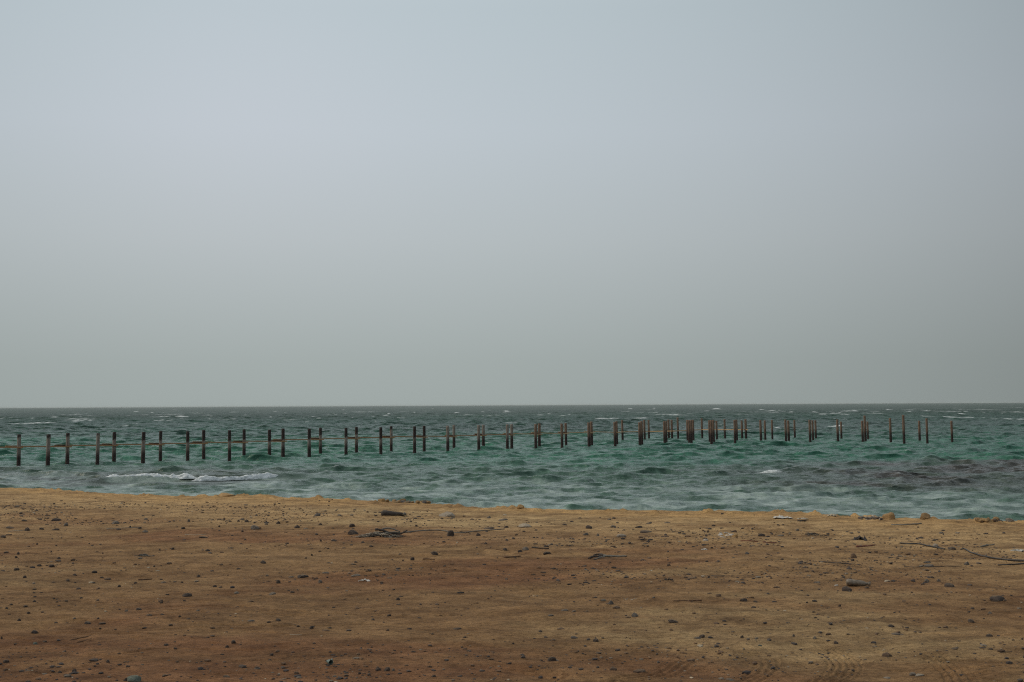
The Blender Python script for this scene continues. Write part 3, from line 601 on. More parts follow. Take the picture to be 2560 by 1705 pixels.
# ------------------------------------------------------------------ gravel: too many to count
def build_gravel():
    rg = np.random.default_rng(5)
    base = []
    for s_ in range(6):
        bm = bmesh.new(); bmesh.ops.create_icosphere(bm, subdivisions=1, radius=1)
        r_ = random.Random(s_)
        for v in bm.verts: v.co *= r_.uniform(0.7, 1.15)
        base.append((np.array([v.co[:] for v in bm.verts]), np.array([[v.index for v in f.verts] for f in bm.faces]))); bm.free()
    n = 52000
    y = 6.5 + 24 * rg.random(n) ** 0.8; x = (rg.random(n) * 2 - 1) * 0.5 * y
    d = crest_y(x) - y
    clus = fbm(x * 0.8, y * 0.8, 3, 80); band = fbm(x * 0.15, y * 0.4, 2, 81)
    prob = (sstep(0.35, 0.7, clus) * 0.9 + 0.10) * (0.25 + 0.75 * sstep(0.4, 0.6, band)) * (0.12 + 0.88 * sstep(1.5, 3.2, d)) * (d > 0.1)
    keep = rg.random(n) < prob; x = x[keep]; y = y[keep]; n = len(x)
    size = 0.0050 * np.exp(np.abs(rg.normal(0, 0.62, n))); size = np.minimum(size, 0.022) * (0.8 + y / 50)
    z = land(x, y)
    pal = np.array([(0.06, 0.052, 0.05), (0.085, 0.068, 0.058), (0.115, 0.075, 0.05), (0.17, 0.14, 0.11), (0.14, 0.085, 0.05), (0.36, 0.30, 0.22)])
    pc = rg.choice(len(pal), n, p=[0.34, 0.24, 0.16, 0.12, 0.11, 0.03])
    VV = []; FF = []; CC = []; o = 0
    for i in range(n):
        v, f = base[i % 6]; a = rg.random() * 6.28; c_, s_ = math.cos(a), math.sin(a)
        sc = size[i] * np.array([rg.uniform(0.9, 1.7), rg.uniform(0.7, 1.2), rg.uniform(0.4, 0.8)])
        w_ = v * sc; q = np.stack([w_[:, 0] * c_ - w_[:, 1] * s_ + x[i], w_[:, 0] * s_ + w_[:, 1] * c_ + y[i], w_[:, 2] + z[i] + sc[2] * 0.3], 1)
        VV.append(q); FF.append(f + o); CC.append(np.tile(pal[pc[i]] * rg.uniform(0.75, 1.2), (len(v), 1))); o += len(v)
    me = mesh_np('gravel', np.concatenate(VV), np.concatenate(FF), None, smooth=False)
    attr(me, 'tint', np.concatenate(CC))
    m, t, b = mat_new('gravel'); at = N(t, 'ShaderNodeAttribute', attribute_name='tint'); t.links.new(at.outputs['Color'], b.inputs['Base Color']); b.inputs['Roughness'].default_value = 0.9; b.inputs['Specular IOR Level'].default_value = 0.2
    me.materials.append(m)
    tag(link('gravel', me), 'fine dark gravel strewn over the sand', 'gravel', kind='stuff')
    print('gravel', n)
build_gravel()

# rubble crumbs on the bank edge
def rubble(px0, px1, py0, py1, n, smin, smax, mats, name, label, cat_):
    """a heap of broken bits lying together: one object of uncountable crumbs"""
    r_ = random.Random(int(px0)); V = []; Fs = []; MI = []; o = 0
    for i in range(n):
        u = r_.random(); px = px0 + (px1 - px0) * u; py = py0 + (py1 - py0) * r_.random() ** 0.8
        p = on_land(px, py); src = r_.choice(ROCKS[mats[0]]); k = p[1] / F
        s_ = r_.uniform(smin, smax) * k; mi = r_.randrange(len(mats)); a = r_.random() * 6.28
        M = Matrix.Translation((p[0], p[1], p[2] - 0.1 * s_)) @ Matrix.Rotation(a, 4, 'Z') @ Matrix.Rotation(r_.uniform(-.4, .4), 4, 'X') @ Matrix.Diagonal((s_ * r_.uniform(1, 1.9), s_, s_ * r_.uniform(0.35, 0.8), 1))
        for v in src.vertices: V.append((M @ v.co)[:])
        for f in src.polygons: Fs.append([j + o for j in f.vertices]); MI.append(mi)
        o += len(src.vertices)
    me = mesh_np(name, V, Fs, None)
    for m_ in mats: me.materials.append(SM[m_])
    me.polygons.foreach_set('material_index', MI)
    ob = link(name, me); tag(ob, label, cat_, kind='stuff')
rubble(985, 1085, 1250, 1257, 34, 6, 15, ['tan', 'tan', 'grey'], 'rubble', 'heap of ochre clay crumbs on the middle of the bank edge', 'rubble')
rubble(2145, 2205, 1294, 1299, 34, 4, 10, ['grey', 'grey', 'dark', 'pale'], 'rubble', 'grey rubble beside the large rounded ochre boulder', 'rubble')
rubble(2445, 2500, 1297, 1304, 26, 5, 12, ['tan', 'tan', 'brown'], 'rubble', 'ochre clay crumbs on the bank edge at the far right', 'rubble')
rubble(1800, 1835, 1332, 1345, 26, 4, 9, ['pale', 'white', 'tan'], 'rubble', 'pale broken shell and stone chips beside the orange rock chip', 'rubble')
rubble(1560, 1640, 1495, 1500, 10, 3, 6, ['pale', 'pale', 'grey'], 'rubble', 'thin line of pale chips left of the long brown stick', 'rubble')
rubble(1990, 2030, 1398, 1412, 22, 3, 7, ['dark', 'brown'], 'rubble', 'dark crumbs scattered left of the straight dark stick', 'rubble')
rubble(1640, 1670, 1333, 1343, 14, 3, 7, ['brown', 'dark'], 'rubble', 'reddish brown crumbs right of the long low dark stone', 'rubble')

# ------------------------------------------------------------------ sticks, cords, cables
def wood_mat(name, ca, cb):
    m, t, b = mat_new(name); tcn = N(t, 'ShaderNodeTexCoord'); mp = N(t, 'ShaderNodeMapping'); mp.inputs['Scale'].default_value = (3, 30, 30); t.links.new(tcn.outputs['Object'], mp.inputs[0])
    n = tnoise(t, 4, 5, 0.6, mp.outputs[0]); t.links.new(ramp(t, n, [(0.3, ca), (0.7, cb)]), b.inputs['Base Color']); b.inputs['Roughness'].default_value = 0.85; b.inputs['Specular IOR Level'].default_value = 0.25
    t.links.new(bump(t, n, 0.5, 0.01), b.inputs['Normal']); return m
WM = {'grey': wood_mat('weathered_wood', (0.09, 0.085, 0.075), (0.20, 0.185, 0.16)), 'dark': wood_mat('dark_wood', (0.035, 0.028, 0.025), (0.09, 0.075, 0.065)),
      'brown': wood_mat('brown_wood', (0.085, 0.045, 0.025), (0.17, 0.10, 0.06)), 'pale': wood_mat('pale_wood', (0.30, 0.25, 0.19), (0.46, 0.39, 0.30)), 'rust': wood_mat('rusty_strip', (0.11, 0.035, 0.022), (0.19, 0.075, 0.05))}
cm, ct_, cb_ = mat_new('black_rubber'); cb_.inputs['Base Color'].default_value = (0.022, 0.018, 0.016, 1); cb_.inputs['Roughness'].default_value = 0.55
WM['cable'] = cm
def tube(pts, rads, seg=8, rough=0.0, seed=0, flat_=1.0):
    P = [Vector(p) for p in pts]; V = []; Q = []; up = Vector((0, 0, 1))
    for i, p in enumerate(P):
        d = (P[min(i + 1, len(P) - 1)] - P[max(i - 1, 0)]).normalized(); s = d.cross(up)
        if s.length < 1e-3: s = Vector((1, 0, 0))
        s.normalize(); u = s.cross(d).normalized(); r = rads[i]
        for j in range(seg):
            a = 2 * math.pi * j / seg; rr = r * (1 + rough * mnoise.noise(Vector((i * 0.55, math.cos(a) * 1.2, math.sin(a) * 1.2 + seed))))
            V.append((p + s * math.cos(a) * rr + u * math.sin(a) * rr * flat_)[:])
    n = len(P)
    for i in range(n - 1):
        for j in range(seg):
            k = (j + 1) % seg; Q.append((i * seg + j, i * seg + k, (i + 1) * seg + k, (i + 1) * seg + j))
    a0 = len(V); V.append(P[0][:]); V.append(P[-1][:])
    for j in range(seg):
        k = (j + 1) % seg; Q.append((a0, k, j)); Q.append((a0 + 1, (n - 1) * seg + j, (n - 1) * seg + k))
    return V, Q
def mesh_list(name, parts, mat, smooth=True):
    V = []; Fs = []
    for v, q in parts:
        o = len(V); V += list(v); Fs += [tuple(i + o for i in f) for f in q]
    me = bpy.data.meshes.new(name); me.from_pydata(V, [], Fs); me.update(); me.materials.append(mat)
    for p in me.polygons: p.use_smooth = smooth
    return me
def lay(pxpts, wpx, lift=0.35, n=8, taper=(1, 1), wig=0.0, seed=0):
    P = [on_land(a, b) for a, b in pxpts]; C = cat(P, n) if len(P) > 2 else np.array([P[0] + (P[1] - P[0]) * t for t in np.linspace(0, 1, n * 2)])
    k = np.mean([p[1] for p in P]) / F; r = wpx * k / 2; m = len(C)
    zz = land(C[:, 0], C[:, 1], False)
    if wpx < 6: C[:, 2] = np.maximum(C[:, 2], zz)
    C[:, 2] += r * lift
    rs = [r * (taper[0] + (taper[1] - taper[0]) * i / (m - 1)) for i in range(m)]
    if wig:
        for i in range(m):
            C[i, 0] += wig * r * mnoise.noise(Vector((i * 0.4, seed, 0))); C[i, 1] += wig * r * 2 * mnoise.noise(Vector((i * 0.4, seed, 5))); C[i, 2] += wig * r * 0.4 * abs(mnoise.noise(Vector((i * 0.4, seed, 9))))
    return C, rs
def stick(name, pxpts, wpx, mat, label, cat_, group=None, taper=(1, 0.7), rough=0.4, wig=0.5, lift=0.4, flat_=1.0):
    C, rs = lay(pxpts, wpx, lift, taper=taper, wig=wig, seed=int(pxpts[0][0]))
    me = mesh_list(name, [tube(C, rs, 8, rough, pxpts[0][1], flat_)], WM[mat]); return tag(link(name, me), label, cat_, group)
G = 'sticks lying on the sand'
stick('stick', [(266, 1323.5), (300, 1322), (354, 1318.5)], 2.6, 'grey', 'thin pale grey stick lying level on the left sand near the bank', 'stick', G)
stick('stick', [(346, 1450), (362, 1449.5), (380, 1448)], 4, 'brown', 'short thick brown stick above the large oval dark stone, slightly left', 'stick', G)
stick('stick', [(175, 1601), (198, 1596), (221, 1592.5)], 3, 'brown', 'upper brown twig of a crossed pair in the lower left sand', 'stick', G)
stick('stick', [(192, 1606), (208, 1603), (228, 1599)], 2.4, 'brown', 'lower brown twig of a crossed pair in the lower left sand', 'stick', G)
stick('stick', [(348, 1412.5), (380, 1413), (412, 1412.5), (430, 1411)], 1.8, 'brown', 'very thin reddish twig with a pale tip in the left sand', 'stick', G)
stick('stick', [(20, 1329), (40, 1327.5), (62, 1326)], 2, 'pale', 'short pale twig below the stones at the far left', 'stick', G)
stick('stick', [(462, 1338.5), (490, 1338), (516, 1336)], 1.8, 'pale', 'thin pale twig behind the low dark stones of the upper left sand', 'stick', G)
stick('stick', [(725, 1587), (740, 1587.5), (755, 1587.5)], 1.6, 'pale', 'tiny pale twig in the lower left centre sand', 'stick', G)
stick('stick', [(1212, 1373.5), (1240, 1374.5), (1256, 1376)], 2.4, 'brown', 'thin brown twig ending at the pointed dark stone', 'stick', G)
stick('stick', [(1058, 1397.5), (1074, 1398), (1087, 1399)], 3.2, 'brown', 'short flat brown twig right of the stone with a sandy tail', 'stick', G)
stick('driftwood_plank', [(1330, 1371), (1350, 1371.5), (1372, 1370.5)], 6, 'dark', 'short dark driftwood plank above the flat-topped stone', 'driftwood', None, taper=(1, 0.6), rough=0.7, flat_=0.6)
stick('stick', [(1362, 1374), (1378, 1374.7)], 2, 'brown', 'thin twig end sticking out below the short driftwood plank', 'stick', G)
def multi(name, label, cat_, parts, group=None):
    e = bpy.data.objects.new(name, None); COL.objects.link(e); p0 = None
    for i, (pn, pts, wpx, mat, tp, rough, wig, lift) in enumerate(parts):
        C, rs = lay(pts, wpx, lift, taper=tp, wig=wig, seed=i + 3)
        if p0 is None: p0 = Vector(C[0]); e.location = p0
        me = mesh_list(pn, [tube([tuple(Vector(c_) - p0) for c_ in C], rs, 8, rough, i)], WM[mat]); link(pn, me, e)
    return tag(e, label, cat_, group)
multi('stick', 'forked brown stick with a knobbly left end in the middle sand', 'stick', [('stem', [(1264, 1394), (1282, 1392.5), (1301, 1391)], 3.6, 'brown', (1, .8), .3, .3, .4), ('knot', [(1260, 1393), (1264, 1394.5), (1267, 1394)], 5, 'brown', (.7, 1), .4, 0, .5), ('fork', [(1262, 1390.5), (1270, 1393)], 2.4, 'brown', (.6, 1), .3, 0, .8)], G)
multi('broken_branch', 'grey broken branch with a dark splintered root end in the centre', 'branch', [
 ('branch', [(1508, 1391), (1530, 1392), (1550, 1392.5), (1567, 1392.5)], 5.5, 'grey', (1.2, .7), .5, .4, .5),
 ('root', [(1471, 1398), (1482, 1395), (1498, 1392), (1512, 1390)], 6, 'dark', (.5, 1.1), .8, .8, .6),
 ('root', [(1484, 1390), (1494, 1388), (1508, 1390)], 5, 'dark', (.5, 1), .8, .6, 1.0),
 ('root', [(1484, 1399), (1498, 1396.5), (1512, 1392)], 4.5, 'grey', (.5, 1), .8, .6, .4),
 ('splinter', [(1502, 1386), (1506, 1389)], 4, 'dark', (.4, 1), .5, 0, 1.2)])
multi('stick', 'long brown stick with a small side knot on the right sand', 'stick', [('stem', [(1683, 1504.5), (1705, 1503.3), (1730, 1502), (1754, 1502)], 4.2, 'brown', (.5, 1.1), .3, .4, .4), ('knot', [(1720, 1503), (1726, 1505), (1731, 1503)], 3.6, 'brown', (.6, .6), .4, 0, .3)], G)
stick('stick', [(2048, 1404), (2070, 1406), (2100, 1409), (2135, 1411.5)], 3.2, 'dark', 'straight dark stick left of the cables on the right sand', 'stick', G, wig=0.2)
stick('stick', [(2228, 1313), (2265, 1312.5), (2304, 1310)], 4, 'grey', 'long grey driftwood stick below the two ochre boulders', 'stick', G)
stick('stick', [(2260, 1417), (2310, 1418.5), (2360, 1417.5), (2405, 1415.5)], 2, 'dark', 'long thin level twig below the black cables', 'stick', G)
stick('stick', [(2452, 1367), (2470, 1364), (2486, 1361)], 4, 'grey', 'short grey stick tilted up to the right near the right edge', 'stick', G)
stick('stick', [(2530, 1375), (2545, 1374.5), (2562, 1376)], 3.6, 'pale', 'pale stick at the right edge of the photo above the cable', 'stick', G)
stick('stick', [(2500, 1632), (2515, 1630.5), (2530, 1629.5)], 1.8, 'dark', 'fine dark twig in the lower right corner', 'stick', G)
stick('stick', [(1778, 1441), (1795, 1442), (1811, 1440)], 3, 'dark', 'dark bent twig below the reddish hump on the right', 'stick', G)
stick('stick', [(1995, 1303.5), (2008, 1302), (2020, 1301)], 4.5, 'dark', 'dark stub of wood near the white debris on the bank', 'stick', G)
stick('metal_strip', [(1852, 1353), (1875, 1353.5), (1895, 1354.5)], 3, 'rust', 'left one of two rusty red strips on the right sand', 'metal strip', 'rusty red strips on the sand', rough=.8)
stick('metal_strip', [(1907, 1356.5), (1922, 1358), (1941, 1358)], 3, 'rust', 'right one of two short rusty red strips beside each other', 'metal strip', 'rusty red strips on the sand', rough=.8)
stick('metal_strip', [(2141, 1369), (2162, 1367.5), (2188, 1365.5)], 5, 'rust', 'jagged rusty red strip below the black scrap', 'metal strip', 'rusty red strips on the sand', rough=1.2, wig=1.0)
stick('cable', [(2250, 1359), (2275, 1361), (2300, 1361.5), (2330, 1367.5), (2362, 1374.5)], 3.8, 'cable', 'left curved black cable half buried in the right sand', 'cable', 'black cables', taper=(1, 1), rough=.1, wig=0, lift=.7)
stick('cable', [(2402, 1376), (2412, 1375), (2432, 1384), (2468, 1394), (2510, 1400.5), (2600, 1405)], 4.2, 'cable', 'longer curved black cable running off the right edge', 'cable', 'black cables', taper=(.8, 1.2), rough=.1, wig=0, lift=.7)
stick('cable', [(2495, 1413.5), (2530, 1412), (2600, 1409)], 3.4, 'cable', 'short straight black cable below the curved one at the right edge', 'cable', 'black cables', taper=(.8, 1.1), rough=.1, wig=0, lift=.7)
stick('cord', [(1012, 1332), (1050, 1329), (1095, 1326.5), (1112, 1328), (1145, 1333), (1190, 1328.5), (1225, 1326), (1262, 1323.5)], 2.8, 'grey', 'long thin grey cord stretching right from the dry brush tangle', 'cord', None, taper=(1.2, .8), rough=.2, wig=.3, lift=.7)
# driftwood log
def log_():
    e = bpy.data.objects.new('driftwood_log', None); COL.objects.link(e); p = on_land(983, 1289); e.location = p; k = p[1] / F
    pts = [(-30, 6.5), (-24, 6.8), (-16, 6.5), (-6, 6.0), (8, 5.2), (20, 4.4), (28, 4)]
    rs = [4.5, 7.2, 7.5, 5.8, 5.0, 4.4, 3.4]
    me = mesh_list('log', [tube([(a * k, 0.0, b * k) for a, b in pts], [r * k for r in rs], 12, .35, 4)], WM['dark']); link('log', me, e)
    me = mesh_list('knot', [tube([(25 * k, -.02, 3 * k), (29 * k, -.03, 5 * k), (33 * k, -.03, 3.5 * k)], [2.5 * k, 4.5 * k, 2 * k], 8, .4, 2)], WM['grey']); link('knot', me, e)
    tag(e, 'thick dark driftwood log near the bank left of the pale block', 'driftwood')
log_()
# dry brush clumps
def brush(px, py, wpx, hpx, n, label, mats, seed, extra=()):
    e = bpy.data.objects.new('dry_brush', None); COL.objects.link(e); p = on_land(px, py); e.location = p; k = p[1] / F; r_ = random.Random(seed)
    for mi, mt in enumerate(mats):
        parts = []
        for i in range(n // len(mats)):
            x0 = r_.gauss(0, 0.26) * wpx; ln = r_.uniform(.15, .45) * wpx * r_.choice([-1, 1]); hh = hpx * max(0.1, (1 - abs(x0) / wpx * 1.6)) * r_.uniform(.3, 1.0)
            y0 = r_.uniform(-.25, .25) * wpx; dy = r_.uniform(-.2, .2) * wpx
            pts = [(x0 + ln * t, y0 + dy * t, hh * math.sin(min(1, t + .25) * 2.4) + r_.uniform(-.05, .05) * hpx) for t in (0, .3, .6, 1)]
            C = cat([np.array(q) * k for q in pts], 4); m = len(C); rr = r_.uniform(.5, 1.3) * k
            parts.append(tube(C, [rr * (1 - .5 * j / m) for j in range(m)], 5, .3, i))
        me = mesh_list('twigs', parts, WM[mt]); o = link('twigs', me, e); o['kind'] = 'stuff'
    for i, (pts, w_, mt) in enumerate(extra):
        C = cat([np.array([(a - px), c_, (py - b)]) * k for a, b, c_ in pts], 6); m = len(C)
        me = mesh_list('branch', [tube(C, [w_ * k / 2 * (1 - .4 * j / m) for j in range(m)], 8, .5, i)], WM[mt]); link('branch', me, e)
    tag(e, label, 'dry brush')
brush(948, 1343, 80, 16, 130, 'tangled heap of dry brush with a dark curved branch', ['pale', 'grey', 'dark'], 3,
      [([(938, 1323, 0), (955, 1325, 0), (972, 1331, 0), (990, 1334, 0), (1003, 1333, 0), (1018, 1325.5, 0)], 6, 'dark'), ([(920, 1342, -5), (945, 1336, -5), (975, 1330, -3), (1000, 1331, 0)], 4.5, 'grey'), ([(890, 1341, -4), (905, 1341, -4), (925, 1343, -4)], 3.5, 'grey'), ([(955, 1322, 4), (975, 1321, 4), (1000, 1329, 2)], 4, 'grey')])
brush(357, 1390, 32, 7, 26, 'small grey clump of brush in the upper left sand', ['grey', 'dark'], 5)
brush(1670, 1451, 24, 6, 18, 'black clump of twigs in the middle right sand', ['dark', 'dark'], 7)
brush(2031, 1338, 44, 8, 26, 'thin grey clump of brush left of the black scrap', ['grey', 'dark'], 8)
# white scraps
def scrap(name, px, py, wpx, hpx, mat, label, cat_, seed, n=16):
    p = on_land(px, py); k = p[1] / F; r_ = random.Random(seed); V = []; nx, ny = n, 7
    for th in (0.0, 0.003):
        for i in range(nx + 1):
            for j in range(ny + 1):
                u = i / nx - .5; v = j / ny - .5
                ew = 1 - 0.5 * abs(mnoise.noise(Vector((u * 4, 1, seed)))) - 0.9 * u * u
                z = (mnoise.noise(Vector((u * 6, v * 3, seed))) * 0.9 + 0.5 * mnoise.noise(Vector((u * 15, v * 7, seed + 3))) + .55) * hpx * k * (1 - 1.6 * v * v) * (1 - 2.6 * u * u)
                V.append((u * wpx * k * (1 + .1 * math.sin(v * 9)), v * wpx * k * .5 * ew, max(z, 0.001) + th))
    Q = []; M = (nx + 1) * (ny + 1)
    for i in range(nx):
        for j in range(ny):
            a = i * (ny + 1) + j; Q.append((a, a + 1, a + ny + 2, a + ny + 1)); Q.append((a + M, a + ny + 1 + M, a + ny + 2 + M, a + 1 + M))
    rim = [j for j in range(ny + 1)] + [i * (ny + 1) + ny for i in range(1, nx + 1)] + [nx * (ny + 1) + j for j in range(ny - 1, -1, -1)] + [i * (ny + 1) for i in range(nx - 1, 0, -1)]
    for a, b in zip(rim, rim[1:] + rim[:1]): Q.append((b, a, a + M, b + M))
    me = mesh_list(name, [(V, Q)], mat); o = link(name, me); o.location = p; o.rotation_euler = (0, 0, r_.uniform(-.3, .3)); tag(o, label, cat_)
def pl(name, c_, r=0.5):
    m, t, b = mat_new(name); tcn = N(t, 'ShaderNodeTexCoord'); n = tnoise(t, 18, 5, .6, tcn.outputs['Object']); t.links.new(ramp(t, n, [(.3, tuple(x * .6 for x in c_)), (.6, c_)]), b.inputs['Base Color']); b.inputs['Roughness'].default_value = r; return m
WP = pl('white_plastic', (0.56, 0.54, 0.50), .5); BK = pl('black_plastic', (0.03, 0.022, 0.022), .6)
scrap('plastic_sheet', 1958, 1296, 46, 9, WP, 'crumpled white plastic sheet on the bank edge right of centre', 'plastic sheet', 1)
scrap('plastic_scrap', 2080, 1292, 26, 8, pl('cream_plastic', (.5, .42, .3)), 'cream-coloured scrap standing on the bank edge left of the grey rubble', 'plastic scrap', 2)
scrap('plastic_scrap', 2006, 1298, 26, 5, pl('dull_plastic', (.42, .36, .28)), 'small dull scrap between the white sheet and the cream scrap', 'plastic scrap', 5)
scrap('plastic_scrap', 911, 1455, 28, 7, WP, 'small bright white scrap in the middle of the left centre sand', 'plastic scrap', 3)
scrap('plastic_scrap', 1761, 1375, 15, 3.5, WP, 'short white strip below the white shell-like chip', 'plastic scrap', 4)
scrap('plastic_scrap', 2545, 1377, 34, 5, pl('grey_plastic', (.42, .4, .36)), 'pale torn scrap at the right edge under the pale stick', 'plastic scrap', 9)
scrap('plastic_scrap', 2150, 1349, 32, 14, BK, 'jagged black scrap sticking up from the right sand', 'plastic scrap', 6, 9)
# discarded bottle
def bottle():
    e = bpy.data.objects.new('plastic_bottle', None); COL.objects.link(e); p = on_land(2144, 1465); e.location = p; k = p[1] / F
    m, t, b = mat_new('dusty_plastic'); tcn = N(t, 'ShaderNodeTexCoord'); n = tnoise(t, 25, 6, .65, tcn.outputs['Object'])
    t.links.new(ramp(t, n, [(.35, (.09, .07, .05)), (.6, (.19, .15, .11)), (.75, (.27, .23, .18))]), b.inputs['Base Color']); b.inputs['Roughness'].default_value = .5
    t.links.new(bump(t, tnoise(t, 30, 4, .6, tcn.outputs['Object']), .4, .01), b.inputs['Normal'])
    prof = [(-28, 1), (-27.5, 6), (-25, 8.6), (-20, 9.3), (-14, 9.2), (-9, 8.0), (-7, 8.4), (0, 8.6), (8, 8.0), (14, 6.8), (19, 5.0), (22, 3.9), (26, 3.7)]
    V, Q = tube([(a * k, 0, 8.0 * k) for a, r in prof], [r * k for a, r in prof], 20, .16, 6)
    V = [(x, y, z * 0.92 - 0.02 * k + x * -0.07) for x, y, z in V]
    body = mesh_list('body', [(V, Q)], m); link('body', body, e)
    V, Q = tube([(26 * k, 0, 5.6 * k), (26.5 * k, 0, 5.6 * k), (31 * k, 0, 5.3 * k), (31.4 * k, 0, 5.3 * k)], [4.0 * k, 4.6 * k, 4.5 * k, 4.0 * k], 16)
    link('cap', mesh_list('cap', [(V, Q)], m), e)
    e.rotation_euler = (0, 0, -.12)
    tag(e, 'dusty brown plastic bottle lying on its side in the right sand', 'bottle')
bottle()
# crushed can
def can():
    e = bpy.data.objects.new('crushed_can', None); COL.objects.link(e); p = on_land(823, 1665); e.location = p + np.array([0, 0.03, 0]); k = p[1] / F
    m = pl('faded_green_metal', (.135, .185, .165), .45); seg = 24; V = []; Q = []
    def ringset(x, r, inset=0): 
        for j in range(seg):
            a = 2 * math.pi * j / seg; rr = r * (1 + .22 * mnoise.noise(Vector((x * .2, math.cos(a) * 1.5, math.sin(a) * 1.5))))
            V.append((x * k, math.cos(a) * rr * k * .9, (math.sin(a) * rr * .85 + 6.5) * k))
    for x, r in [(-14, 2), (-11, 4.5), (-6, 6), (-2, 6.6), (2, 6.8), (6, 7.0), (6.5, 6.5), (4, 6.0), (-5, 5.2), (-10, 2)]: ringset(x, r)
    n = 10
    for i in range(n - 1):
        for j in range(seg): q = (j + 1) % seg; Q.append((i * seg + j, i * seg + q, (i + 1) * seg + q, (i + 1) * seg + j))
    link('body', mesh_list('body', [(V, Q)], m), e)
    parts = [tube([(6 * k, .0, 12.5 * k), (9 * k, .0, 15 * k), (13 * k, -.003, 14.5 * k), (16 * k, -.004, 12 * k)], [1.6 * k, 2.6 * k, 2.2 * k, .8 * k], 8, .4, 3, .35), tube([(-13 * k, 0, 7 * k), (-18 * k, 0, 5 * k), (-22 * k, -.002, 3.4 * k)], [2.6 * k, 2 * k, .8 * k], 8, .4, 1, .5)]
    link('torn_flap', mesh_list('torn_flap', parts, m), e)
    e.rotation_euler = (0, 0, -.95)
    tag(e, 'crushed green can with a dark open mouth near the bottom', 'can')
can()

# ------------------------------------------------------------------ ruined jetty
def pile_mat(nm, st0):
    m, t, b = mat_new(nm); at = N(t, 'ShaderNodeAttribute', attribute_name='stain'); geo = N(t, 'ShaderNodeNewGeometry')
    mp = N(t, 'ShaderNodeMapping'); mp.inputs['Scale'].default_value = (5, 5, 1.6); t.links.new(geo.outputs['Position'], mp.inputs[0])
    n = tnoise(t, 2.0, 6, .65, mp.outputs[0])
    c0 = ramp(t, n, st0)
    c1 = ramp(t, n, [(.3, (.010, .005, .004)), (.6, (.026, .011, .008)), (.75, (.07, .028, .015))])
    ad = N(t, 'ShaderNodeMath', operation='MULTIPLY_ADD'); t.links.new(n, ad.inputs[0]); ad.inputs[1].default_value = .5; ad.inputs[2].default_value = -.18
    a2 = N(t, 'ShaderNodeMath', operation='ADD', use_clamp=True); t.links.new(ad.outputs[0], a2.inputs[0]); t.links.new(at.outputs['Fac'], a2.inputs[1])
    t.links.new(mixc(t, a2.outputs[0], c0, c1), b.inputs['Base Color']); b.inputs['Roughness'].default_value = .8
    t.links.new(bump(t, n, .6, .03), b.inputs['Normal']); return m
PM = pile_mat('weathered_pile', [(.3, (.12, .065, .04)), (.5, (.20, .165, .14)), (.7, (.28, .25, .225))])
PR = pile_mat('rusty_pile', [(.3, (.085, .038, .022)), (.5, (.165, .098, .064)), (.7, (.25, .175, .125))])
BMm = wood_mat('jetty_beam_timber', (.20, .10, .045), (.42, .24, .12)); BMl = wood_mat('bleached_beam_timber', (.32, .18, .085), (.62, .42, .24)); BMd = wood_mat('dark_beam_timber', (.035, .02, .014), (.10, .055, .035))  # the last is a darker timber tone for the short spars
def dy_near(x): return float(np.interp(x, [0, 119, 700, 1268, 1600, 1838, 2160, 2600], [155, 151, 130.5, 113.5, 104, 98.5, 98.5, 98.5]))
def dy_far(x): return float(np.interp(x, [46, 609, 1135, 1415, 1540, 1604, 1728, 1842], [149, 130, 112.5, 104.5, 101, 100.5, 98.5, 96.5]))
NEAR = [(119, 1086), (243, 1083), (357, 1080), (469, 1078.5), (573.5, 1075.5), (673.5, 1074), (773, 1071.5), (865, 1069.5), (952, 1068), (1036.5, 1066), (1119.5, 1064.5), (1197, 1063), (1268.5, 1061), (1339.5, 1060.5), (1405.5, 1059), (1473, 1056.5), (1538, 1055), (1600, 1055.8), (1662, 1053.5), (1724, 1050.5), (1779, 1050.5), (1838, 1050)]
FAR = [(46, 1086), (168, 1082.5), (284.5, 1080), (400.5, 1077.5), (509, 1075), (610, 1073), (707.5, 1071.5), (801, 1069.5), (891, 1067.5), (978, 1065.5), (1060.5, 1064.5), (1135, 1062.5), (1208.5, 1062), (1279.5, 1060.5), (1348.5, 1059), (1415.5, 1057.8), (1479.5, 1054), (1542.5, 1053.5), (1605, 1053), (1666, 1053), (1728.8, 1049.7), (1784.5, 1050), (1842, 1049.5)]
BACK = [(1556.8, 1050.5, 1103.5), (1612, 1050, 1102), (1622.8, 1050, 1099.5), (1672.5, 1049, 1100), (1680.5, 1049.5, 1100.5), (1695.6, 1043.5, 1098), (1719.5, 1050, 1103), (1734, 1049.5, 1101.5), (1755.8, 1046, 1097), (1774.5, 1051, 1105), (1792.5, 1052, 1101), (1812.8, 1048, 1099), (1855.7, 1051.5, 1101), (1865.5, 1048, 1101)]
